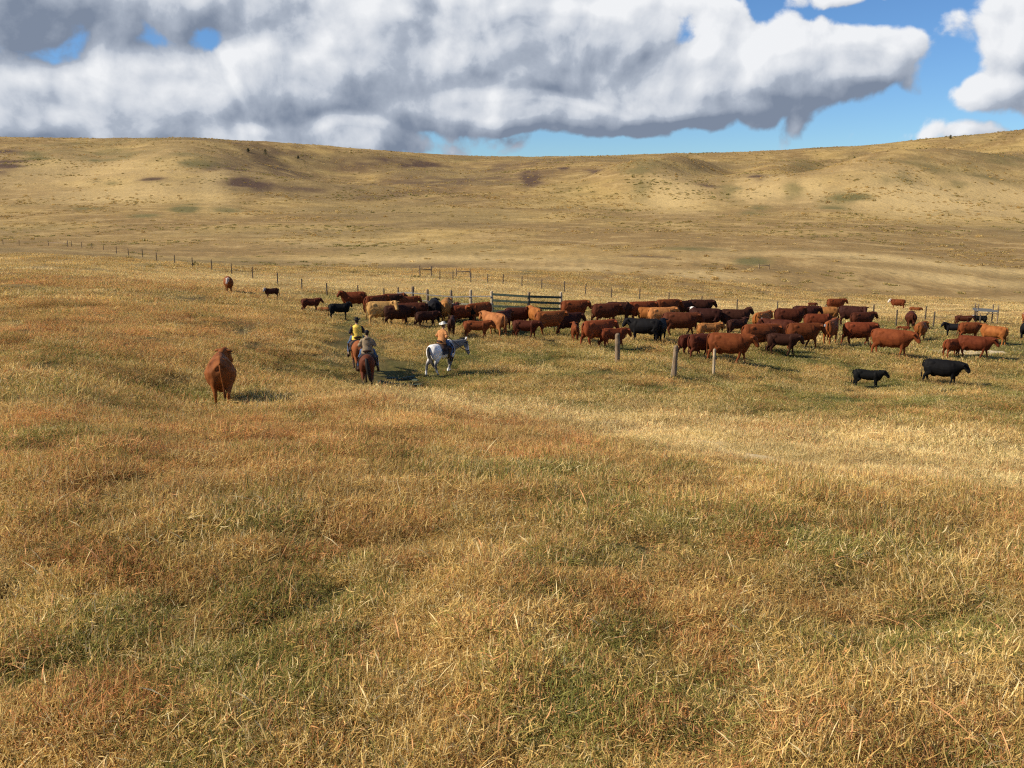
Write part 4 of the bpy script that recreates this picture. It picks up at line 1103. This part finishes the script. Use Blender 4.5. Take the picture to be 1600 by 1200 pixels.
# ------------------------------------------------------------------ horses
def horse_mesh(name, legs, neck=0.0, yaw=0.0, head=0.0, grey=False):
    P_ = []
    B = [(-.90, 1.16, .12, .10), (-.86, 1.16, .24, .20), (-.74, 1.18, .315, .30), (-.55, 1.165, .335, .325), (-.28, 1.11, .345, .335), (.02, 1.075, .355, .34), (.28, 1.085, .36, .31), (.50, 1.11, .375, .255), (.66, 1.11, .33, .21), (.79, 1.12, .23, .14)]
    P_.append(tube([(x_, 0, z_) for x_, z_, h_, w_ in B], [(h_, w_) for x_, z_, h_, w_ in B], top=-.10, n=20))
    for s in (-1, 1):
        P_.append(ball((-.68, s * .145, 1.10), (.22, .165, .34)))
        P_.append(ball((.48, s * .15, 1.08), (.18, .12, .32)))
    piv, hp = (.58, 0, 1.25), (1.10, 0, 1.80)
    N = lambda p: rot_about(p, piv, neck, yaw)
    Hd = lambda p: N(rot_about(p, hp, head, yaw * .6))
    nk = [(.46, 0, 1.18), (.68, 0, 1.34), (.90, 0, 1.56), (1.05, 0, 1.74), (1.12, 0, 1.82)]
    P_.append(tube([N(p) for p in nk], [(.34, .19), (.27, .14), (.205, .11), (.165, .095), (.12, .08)]))
    P_.append(tube([Hd(p) for p in ((1.06, 0, 1.82), (1.14, 0, 1.80), (1.27, 0, 1.69), (1.43, 0, 1.54), (1.55, 0, 1.42), (1.60, 0, 1.37))], [(.08, .07), (.125, .095), (.145, .09), (.10, .07), (.085, .065), (.055, .05)]))
    for s in (-1, 1):
        P_.append(tube([Hd((1.09, s * .065, 1.86)), Hd((1.085, s * .075, 1.95)), Hd((1.09, s * .085, 2.04))], [.045, .045, .018], ref=(1, 0, 0)))
    LEGS = {0: [(.50, .155, .95), (.53, .16, .78), (.56, .155, .48), (.555, .15, .15), (.60, .15, .045)], 2: [(-.62, .17, 1.06), (-.52, .18, .86), (-.80, .155, .54), (-.775, .15, .17), (-.73, .15, .045)]}
    RAD = {0: [(.17, .11), (.115, .085), (.062, .056), (.046, .044), (.068, .062)], 2: [(.25, .15), (.18, .12), (.082, .06), (.05, .046), (.068, .062)]}
    for i in range(4):
        k = 0 if i < 2 else 2; s = 1 if i % 2 == 0 else -1; a_ = legs[i]
        pts = swing([Vector((p[0], p[1] * s, p[2])) for p in LEGS[k]], a_, knee=(abs(a_) * 1.1 if (k == 0 and a_ < 0) else max(-a_, 0) * .4))
        dz = min(p.z for p in pts) - .045
        lift = .08 if (a_ < -.2 and k == 0) else 0.0
        for q in range(1, 5): pts[q].z -= (dz - lift) * q / 4
        P_.append(tube(pts, RAD[k], n=12))
    me = weld(name, P_, .024, 3)
    c = verts_of(me)
    hoof = 1 - sstep(.07, .10, c[:, 2])
    leg = 1 - sstep(.42, .62, c[:, 2])
    nose = np.linalg.norm(c - np.array(Hd((1.60, 0, 1.37))), axis=1)
    mz = 1 - sstep(.12, .22, nose)
    dk = np.maximum(leg * .85, mz * .9)
    if grey:                                        # a grey: dark neck and dappled shoulder, pale quarters, pale lower hind leg
        a_, b_ = np.array(N((.75, 0, 1.40))), np.array(N((1.10, 0, 1.80)))
        s_ = np.clip(((c - a_) @ (b_ - a_)) / ((b_ - a_) @ (b_ - a_)), 0, 1); dn = np.linalg.norm(c - a_ - s_[:, None] * (b_ - a_), axis=1)
        dk = np.maximum(.85 * sstep(.22, .34, c[:, 2]) * (1 - sstep(.55, .85, c[:, 2])), mz * .8)
        dk = np.maximum(dk, .80 * (1 - sstep(.24, .40, dn)))
        dk = np.maximum(dk, .12 * sstep(.25, .6, c[:, 0]) * (c[:, 2] < 1.4))
        ears = np.minimum(np.linalg.norm(c - np.array(Hd((1.09, .08, 1.98))), axis=1), np.linalg.norm(c - np.array(Hd((1.09, -.08, 1.98))), axis=1))
        dk = dk * sstep(.05, .11, ears)
    eye = np.zeros(len(c))
    for s in (-1, 1): eye = np.maximum(eye, 1 - sstep(.022, .04, np.linalg.norm(c - np.array(Hd((1.25, s * .088, 1.745))), axis=1)))
    put_mask(me, 'marks', [np.zeros(len(c)), dk, np.maximum(hoof, eye), np.zeros(len(c))])
    me.materials.append(HCOAT)
    # mane and bridle follow the same neck
    mane = tube([N(p) + Vector((0, .01, 0)) for p in ((.55, 0, 1.50), (.74, 0, 1.60), (.90, 0, 1.75), (1.02, 0, 1.90), (1.10, 0, 1.95))], [(.07, .025), (.09, .04), (.09, .045), (.08, .04), (.03, .02)], n=10)
    br = []
    for x0, z0, rr in ((1.47, 1.50, (.108, .082)), (1.17, 1.79, (.142, .108))):
        q = [Hd((x0 - .012, 0, z0 + .012)), Hd((x0 + .012, 0, z0 - .012))]; br.append(tube(q, [rr, rr], n=14))
    for s in (-1, 1):
        br.append(tube([Hd((1.47, s * .082, 1.50)), Hd((1.30, s * .098, 1.66)), Hd((1.16, s * .10, 1.78))], [.012] * 3, n=6))
    hand = Vector((.36, .0, 1.78))
    reins = [tube([Hd((1.49, s * .085, 1.47)), (Hd((1.49, s * .085, 1.47)) + hand) / 2 + Vector((0, s * .05, -.10)), hand], [.011] * 3, n=6) for s in (-1, 1)]
    return me, mane, br, reins
LEATHER, t, b, out = material("saddle_leather"); b.inputs['Base Color'].default_value = (.045, .022, .012, 1); b.inputs['Roughness'].default_value = .55
BLANKET, t, b, out = material("saddle_blanket"); b.inputs['Base Color'].default_value = (.05, .045, .05, 1); b.inputs['Roughness'].default_value = .95
def simple(name, col, rough=.8, noise_=.35):
    m, t, b, out = material(name)
    P = t.new('ShaderNodeTexCoord').outputs['Object']
    n = t.noise(P, 9.0, 4, .6)
    t.l.new(t.mix(t.ramp(n, .3, .7), tuple(x * (1 - noise_) for x in col), tuple(min(1, x * (1 + noise_ * .5)) for x in col)), b.inputs['Base Color'])
    b.inputs['Roughness'].default_value = rough
    bp = t.new('ShaderNodeBump'); bp.inputs['Strength'].default_value = .4; bp.inputs['Distance'].default_value = .012
    t.l.new(t.noise(P, 16.0, 3, .6), bp.inputs['Height']); t.l.new(bp.outputs[0], b.inputs['Normal'])
    return m
def horse(p, hd, col, pose, label, mane_col, grey=False, **kw):
    me, mane, br, reins = horse_mesh('horse', pose, grey=grey, **kw)
    o = link('horse', me, None); o.location = p; o.rotation_euler = (0, 0, hd); o.color = (*col, 0)
    mm = simple('mane_hair', mane_col, .7)
    link('mane', plain_mesh('mane', [mane]), mm, o)
    tw = .25 if grey else .05
    tl = tube([(-.84, 0, 1.36), (-.93, 0, 1.38), (-1.00, -.02, 1.26), (-1.02, -.05 - tw * .2, 1.02), (-1.01, -.08 - tw * .5, .78), (-.98, -.08 - tw, .58), (-.97, -.08 - tw * 1.1, .46)], [(.04, .04), (.05, .05), (.06, .065), (.075, .085), (.075, .09), (.05, .06), (.015, .02)], n=10)
    link('tail', plain_mesh('tail', [tl]), mm, o)
    b_ = link('bridle', plain_mesh('bridle', br), LEATHER, o); link('reins', plain_mesh('reins', reins), LEATHER, b_)
    tag(o, label, 'horse', 'ridden horses')
    return o
def arc_sheet(x0, x1, r_out, zc, a0, a1, th, n=16, k=5, flare=0.0):
    """a saddle blanket or skirt hugging the barrel of the horse"""
    V_, F_ = [], []
    for lay in (0, 1):
        for i in range(k + 1):
            x_ = x0 + (x1 - x0) * i / k
            for j in range(n + 1):
                a_ = a0 + (a1 - a0) * j / n
                ry, rz = r_out[0] + lay * th, r_out[1] + lay * th
                V_.append(Vector((x_ + flare * math.cos(a_) ** 2 * (i / k - .5), ry * math.sin(a_), zc + rz * math.cos(a_))))
    m_ = n + 1; off = (k + 1) * m_
    for i in range(k):
        for j in range(n):
            q = (i * m_ + j, i * m_ + j + 1, (i + 1) * m_ + j + 1, (i + 1) * m_ + j)
            F_.append(q[::-1]); F_.append(tuple(z + off for z in q))
    for i in range(k):
        for j in (0, n):
            F_.append((i * m_ + j, (i + 1) * m_ + j, off + (i + 1) * m_ + j, off + i * m_ + j))
    for j in range(n):
        for i in (0, k):
            F_.append((i * m_ + j, i * m_ + j + 1, off + i * m_ + j + 1, off + i * m_ + j))
    return V_, F_
def saddle(p, hd, label):
    root = empty('saddle', p, hd)
    link('saddle_blanket', plain_mesh('saddle_blanket', [arc_sheet(-.36, .42, (.352, .368), 1.085, R(-105), R(105), .025)]), BLANKET, root)
    link('skirt', plain_mesh('skirt', [arc_sheet(-.28, .36, (.38, .396), 1.085, R(-78), R(78), .022)]), LEATHER, root)
    link('seat', plain_mesh('seat', [tube([(-.26, 0, 1.60), (-.20, 0, 1.57), (-.05, 0, 1.50), (.12, 0, 1.49), (.26, 0, 1.55), (.32, 0, 1.58)], [(.05, .14), (.06, .19), (.05, .17), (.05, .14), (.06, .10), (.04, .06)], n=12)]), LEATHER, root)
    link('horn', plain_mesh('horn', [tube([(.30, 0, 1.55), (.33, 0, 1.64), (.335, 0, 1.68), (.336, 0, 1.69)], [.03, .025, .045, .03], n=10)]), LEATHER, root)
    link('cinch', plain_mesh('cinch', [arc_sheet(.18, .27, (.345, .372), 1.085, R(76), R(284), .015, 20, 1)]), LEATHER, root)
    for s in (-1, 1):
        link('fender', plain_mesh('fender', [box((.12, s * .40, 1.05), (.20, .02, .46), Matrix.Rotation(-s * .06, 3, 'X'))], False), LEATHER, root)
        ring = [Vector((.16 + .075 * math.cos(a_), s * .41, .735 + .085 * math.sin(a_))) for a_ in np.linspace(0, 2 * math.pi, 13)]
        link('stirrup', plain_mesh('stirrup', [tube(ring, [(.012, .05)] * 13, n=6)]), LEATHER, root)
    tag(root, label, 'saddle', 'western saddles')
    return root

# ------------------------------------------------------------------ riders
SKIN = simple('skin', (.42, .25, .17), .55, .08); JEANS = simple('blue_denim', (.060, .115, .23), .85); BOOT = simple('boot_leather', (.10, .065, .04), .5)
BOOT_PALE = simple('pale_boot', (.34, .25, .18), .6)
def rider(p, hd, label, jacket, torso_col, sleeve_col, hat, hair_col, lean=0.0, boots=BOOT, hood=False, look=0.0):
    root = empty('person', p, hd)
    sh = Vector((.02 + lean, 0, 2.06))
    def U(x_, y_, z_):                                # upper body leans with the spine
        f = (z_ - 1.58) / .5
        return Vector((x_ + lean * f, y_, z_))
    hip = [Vector((.0, s * .11, 1.60)) for s in (1, -1)]
    body, arms, sleeves, legs_, boots_ = [], [], [], [], []
    torso = [(U(-.02, 0, 1.54), (.13, .165)), (U(-.02, 0, 1.64), (.125, .165)), (U(-.015, 0, 1.76), (.11, .145)), (U(.0, 0, 1.90), (.12, .165)), (U(.0, 0, 2.02), (.105, .175)), (U(.0, 0, 2.08), (.07, .12))]
    body.append(tube([q for q, r_ in torso], [r_ for q, r_ in torso], n=16))
    body.append(tube([U(-.01, 0, 2.05), U(.005, 0, 2.13), U(.02, 0, 2.20)], [.062, .055, .055]))
    hc = U(.03, 0, 2.285)
    LK = lambda q: rot_about(q, hc, 0.0, look)
    head_ = [ball(hc + Vector((-.01, 0, .025)), (.098, .078, .105)), ball(LK(hc + Vector((.035, 0, -.05))), (.062, .058, .075)), tube([LK(hc + Vector((.085, 0, .03))), LK(hc + Vector((.115, 0, -.015)))], [.012, .018], n=8)]
    for s in (-1, 1): head_.append(ball(LK(hc + Vector((-.005, s * .078, 0))), (.022, .012, .032), 6))
    body += head_
    hands = []
    for s in (1, -1):
        S_, E_, W_ = U(.0, s * .215, 2.01), U(-.05, s * .315, 1.80), Vector((.25, s * .11, 1.74))
        arms.append(tube([S_, (S_ + E_) / 2, E_, (E_ * .5 + W_ * .5), W_], [.05, .045, .04, .038, .028], n=10))
        d = (Vector((.36, s * .03, 1.76)) - W_).normalized(); nrm_ = Vector((0, s * .2, 1)).normalized(); sd_ = d.cross(nrm_).normalized()
        arms.append(tube([W_, W_ + d * .05, W_ + d * .095], [(.02, .03), (.022, .042), (.018, .04)], ref=tuple(sd_), n=10))
        for k in range(4):                         # fingers closed round the reins, unequal
            L_ = (.040, .046, .043, .034)[k]; b0 = W_ + d * .09 + sd_ * (.033 - .022 * k)
            arms.append(tube([b0, b0 + d * L_ * .8, b0 + d * L_ * .95 - nrm_ * L_ * .7, b0 + d * L_ * .35 - nrm_ * L_ * 1.0], [.0095, .0095, .009, .0085], n=7))
        t0 = W_ + d * .03 + sd_ * .036 * (1)
        arms.append(tube([t0, t0 + d * .03 + sd_ * .018, t0 + d * .058 + sd_ * .008 - nrm_ * .012], [.012, .011, .0095], n=7))
        sleeves.append(tube([S_ + Vector((0, -s * .03, .01)), (S_ + E_) / 2, E_, (E_ * .5 + W_ * .5), W_ + (E_ - W_) * .12], [.078, .074, .072, .062, .052], n=12)); sleeves[-1] = joined([sleeves[-1], ball(E_, .078)])
        K_, A_, T_ = Vector((.27, s * .345, 1.26)), Vector((.135, s * .385, .84)), Vector((.30, s * .42, .775))
        body.append(tube([Vector((0, s * .09, 1.60)), (Vector((0, s * .10, 1.60)) + K_) / 2, K_, (K_ + A_) / 2, A_], [.085, .075, .052, .052, .035], n=10))
        legs_.append(tube([Vector((-.02, s * .075, 1.60)), Vector((.10, s * .22, 1.52)), (Vector((0, s * .11, 1.60)) * .4 + K_ * .6), K_, (K_ * .5 + A_ * .5), A_ + (K_ - A_) * .10], [.125, .115, .098, .078, .070, .066], n=12))
        boots_.append([tube([A_ + (K_ - A_) * .16, A_, A_ + Vector((.0, 0, -.03))], [.062, .052, .05], n=10), tube([A_ + Vector((-.045, 0, -.045)), A_ + Vector((.06, s * .01, -.05)), T_, T_ + Vector((.03, 0, 0))], [(.045, .042), (.045, .045), (.035, .045), (.02, .03)], n=10)])
    link('body', weld('body', body + arms, .0105, 2), SKIN, root)
    for s in (-1, 1):
        e = link('eye', plain_mesh('eye', [ball(LK(hc + Vector((.083, s * .032, .018))), .011, 6)]), simple('eye_dark', (.03, .02, .015), .2), root)
    link('mouth', plain_mesh('mouth', [tube([LK(hc + Vector((.092, -.022, -.062))), LK(hc + Vector((.097, 0, -.063))), LK(hc + Vector((.092, .022, -.062)))], [.006] * 3, n=6)]), simple('lips', (.30, .13, .10), .5), root)
    link('hair', weld('hair', [ball(hc + Vector((-.025, 0, .035)), (.098, .087, .103)), ball(hc + Vector((-.06, 0, -.03)), (.055, .075, .06))], .015, 2), simple('hair', hair_col, .6), root)
    shell = [(U(-.04, 0, 1.45), (.20, .255)), (U(-.03, 0, 1.56), (.19, .245)), (U(-.015, 0, 1.76), (.155, .215)), (U(.0, 0, 1.90), (.165, .235)), (U(.0, 0, 2.02), (.145, .235)), (U(.0, 0, 2.095), (.095, .14)), (U(.0, 0, 2.125), (.07, .08))]
    tb = tube([q for q, r_ in shell], [r_ for q, r_ in shell], n=18)
    extra = []
    if hood:
        extra = [ball(U(-.10, 0, 2.09), (.075, .125, .07)), tube([U(-.16, 0, 1.47), U(-.13, 0, 1.56)], [(.05, .19), (.05, .18)])]
    if sleeve_col is None:
        link(jacket, weld('jacket', [tb] + extra + sleeves, .018, 2), simple('jacket_cloth', torso_col, .9, .3), root)
    else:
        link(jacket, weld('vest', [tb], .018, 2), simple('vest_cloth', torso_col, .8, .12), root)
        sm_ = simple('sleeve_cloth', sleeve_col, .9)
        for q in sleeves: link('sleeve', weld('sleeve', [q], .018, 2), sm_, root)
    link('jeans', weld('jeans', [tube([(-.02, 0, 1.66), (-.02, 0, 1.58), (.02, 0, 1.52)], [(.145, .182), (.16, .19), (.12, .16)], n=14), ball((-.07, 0, 1.58), (.13, .18, .11))] + legs_, .018, 2), JEANS, root)
    for q in boots_: link('boot', weld('boot', q, .014, 2), boots, root)
    # hat
    hm = simple('hat_felt', hat[1], .85, .12)
    top = hc + Vector((-.01, 0, .065))
    if hat[0] == 'brim':
        V_, F_ = [], []; n_ = 28
        prof = [(.088, -.005), (.13, -.008), (.175, .0), (.20, .012), (.20, .020), (.172, .010), (.13, .004), (.100, .006), (.094, .05), (.088, .10), (.070, .125), (.035, .118), (.0, .108)]
        for (r_, z_) in prof:
            for j in range(n_):
                a_ = 2 * math.pi * j / n_
                curl = .045 * (abs(math.sin(a_)) ** 3) * sstep(.11, .2, r_) - .012 * (math.cos(a_) ** 2) * sstep(.11, .2, r_)
                V_.append(top + Vector((r_ * 1.1 * math.cos(a_), r_ * .93 * math.sin(a_), z_ + float(curl) - (.02 * (1 - abs(math.sin(a_))) if z_ > .1 else 0))))
        for i in range(len(prof) - 1):
            for j in range(n_): F_.append((i * n_ + j, i * n_ + (j + 1) % n_, (i + 1) * n_ + (j + 1) % n_, (i + 1) * n_ + j))
        hb = link('hat', plain_mesh('hat', [(V_, F_)]), hm, root)
        link('hat_band', plain_mesh('hat_band', [tube([top + Vector((0, 0, .008)), top + Vector((0, 0, .034))], [(.104, .091)] * 2, ref=(0, 1, 0), n=20)]), simple('hat_band', (hat[1][0] * .5, hat[1][1] * .45, hat[1][2] * .4), .7), hb)
    else:
        c_ = hc + Vector((-.01, 0, .05))
        hb = link('cap', weld('cap', [ball(c_, (.112, .096, .09)), tube([LK(c_ + Vector((.07, 0, .0))), LK(c_ + Vector((.18, 0, -.012)))], [(.012, .075), (.010, .06)])], .014, 2), hm, root)
    tag(root, label, 'person', 'riders on horseback')
    return root

def mounted(p, hd, hcol, pose, hlabel, mane_col, slabel, rlabel, kw_h, **kw_r):
    horse(p, hd, hcol, pose, hlabel, mane_col, **kw_h)
    saddle(p, hd, slabel)
    rider(p, hd, rlabel, **kw_r)
pB = at_depth(576, 35.5); pA = at_depth(561, 38.8); pC = hit(692, 584)
az_ = lambda p: -math.atan2(p.x, p.y)
mounted(pB, R(86) + az_(pB), (.115, .034, .016), (.20, -.22, -.18, .20), "bay horse with black tail walking directly away from the viewer", (.014, .012, .012),
        "dark western saddle under the hooded rider", "person in a khaki hooded jacket, dark cap and blue jeans riding the bay horse", dict(neck=.25),
        jacket='jacket', torso_col=(.27, .205, .13), sleeve_col=None, hat=('cap', (.015, .014, .016)), hair_col=(.02, .014, .01), lean=.02, hood=True)
mounted(pA, R(98) + az_(pA), (.26, .085, .030), (-.20, .22, .20, -.18), "sorrel horse partly hidden behind the bay horse and its rider", (.10, .035, .015),
        "dark western saddle under the rider in the yellow vest", "person in a yellow vest and black wide brimmed hat on the sorrel horse", dict(neck=.15),
        jacket='vest', torso_col=(.88, .60, .10), sleeve_col=(.035, .028, .03), hat=('brim', (.012, .011, .012)), hair_col=(.02, .014, .01), boots=BOOT_PALE)
mounted(pC, R(47) + az_(pC), (.84, .82, .78), (.10, -.30, -.20, .24), "white grey horse with dark neck and legs walking off to the right", (.03, .028, .028),
        "dark western saddle on the white grey horse", "person in an orange tan jacket and white hat riding the white grey horse", dict(neck=.60, yaw=-.35, grey=True),
        jacket='jacket', torso_col=(.46, .205, .075), sleeve_col=None, hat=('brim', (.74, .71, .64)), hair_col=(.10, .06, .03), lean=.05, look=-.3)

# ------------------------------------------------------------------ small trees on the skyline slope
LEAF, t, b, out = material("juniper_leaf"); b.inputs['Base Color'].default_value = (.035, .045, .018, 1)
BARK, t, b, out = material("juniper_bark"); b.inputs['Base Color'].default_value = (.06, .045, .03, 1)
for (u, v, h_, lab) in ((415, 243, 6.2, "tallest dark shrubby tree high on the left hillside"), (388, 238, 3.6, "low dark shrub left of the tallest hillside tree"), (466, 248, 3.2, "small dark shrub right of the tallest hillside tree"), (1485, 217, 4.0, "lone dark shrub near the right skyline")):
    p = hit(u, v); root = empty('tree', p)
    link('trunk', plain_mesh('trunk', [tube([(0, 0, -.3), (.05, 0, h_ * .4), (.0, .05, h_ * .85)], [.22, .14, .04], n=7)]), BARK, root)
    Vv, Ff = [], []
    for k in range(420):
        f = random.uniform(.05, 1); a_ = random.uniform(0, 6.28); rr = h_ * .42 * (1 - f) ** .6 * random.uniform(.3, 1.1) + .1
        c_ = Vector((rr * math.cos(a_), rr * math.sin(a_), h_ * (f * .95 + .05))); s_ = random.uniform(.18, .42)
        d1, d2 = Vector((random.uniform(-1, 1), random.uniform(-1, 1), random.uniform(-1, 1))) * s_, Vector((random.uniform(-1, 1), random.uniform(-1, 1), random.uniform(-1, 1))) * s_
        i0 = len(Vv); Vv += [c_, c_ + d1, c_ + d1 + d2, c_ + d2]; Ff.append((i0, i0 + 1, i0 + 2, i0 + 3))
    link('crown', plain_mesh('crown', [(Vv, Ff)], False), LEAF, root)
    tag(root, lab, 'tree', 'shrubby trees on the far hills')
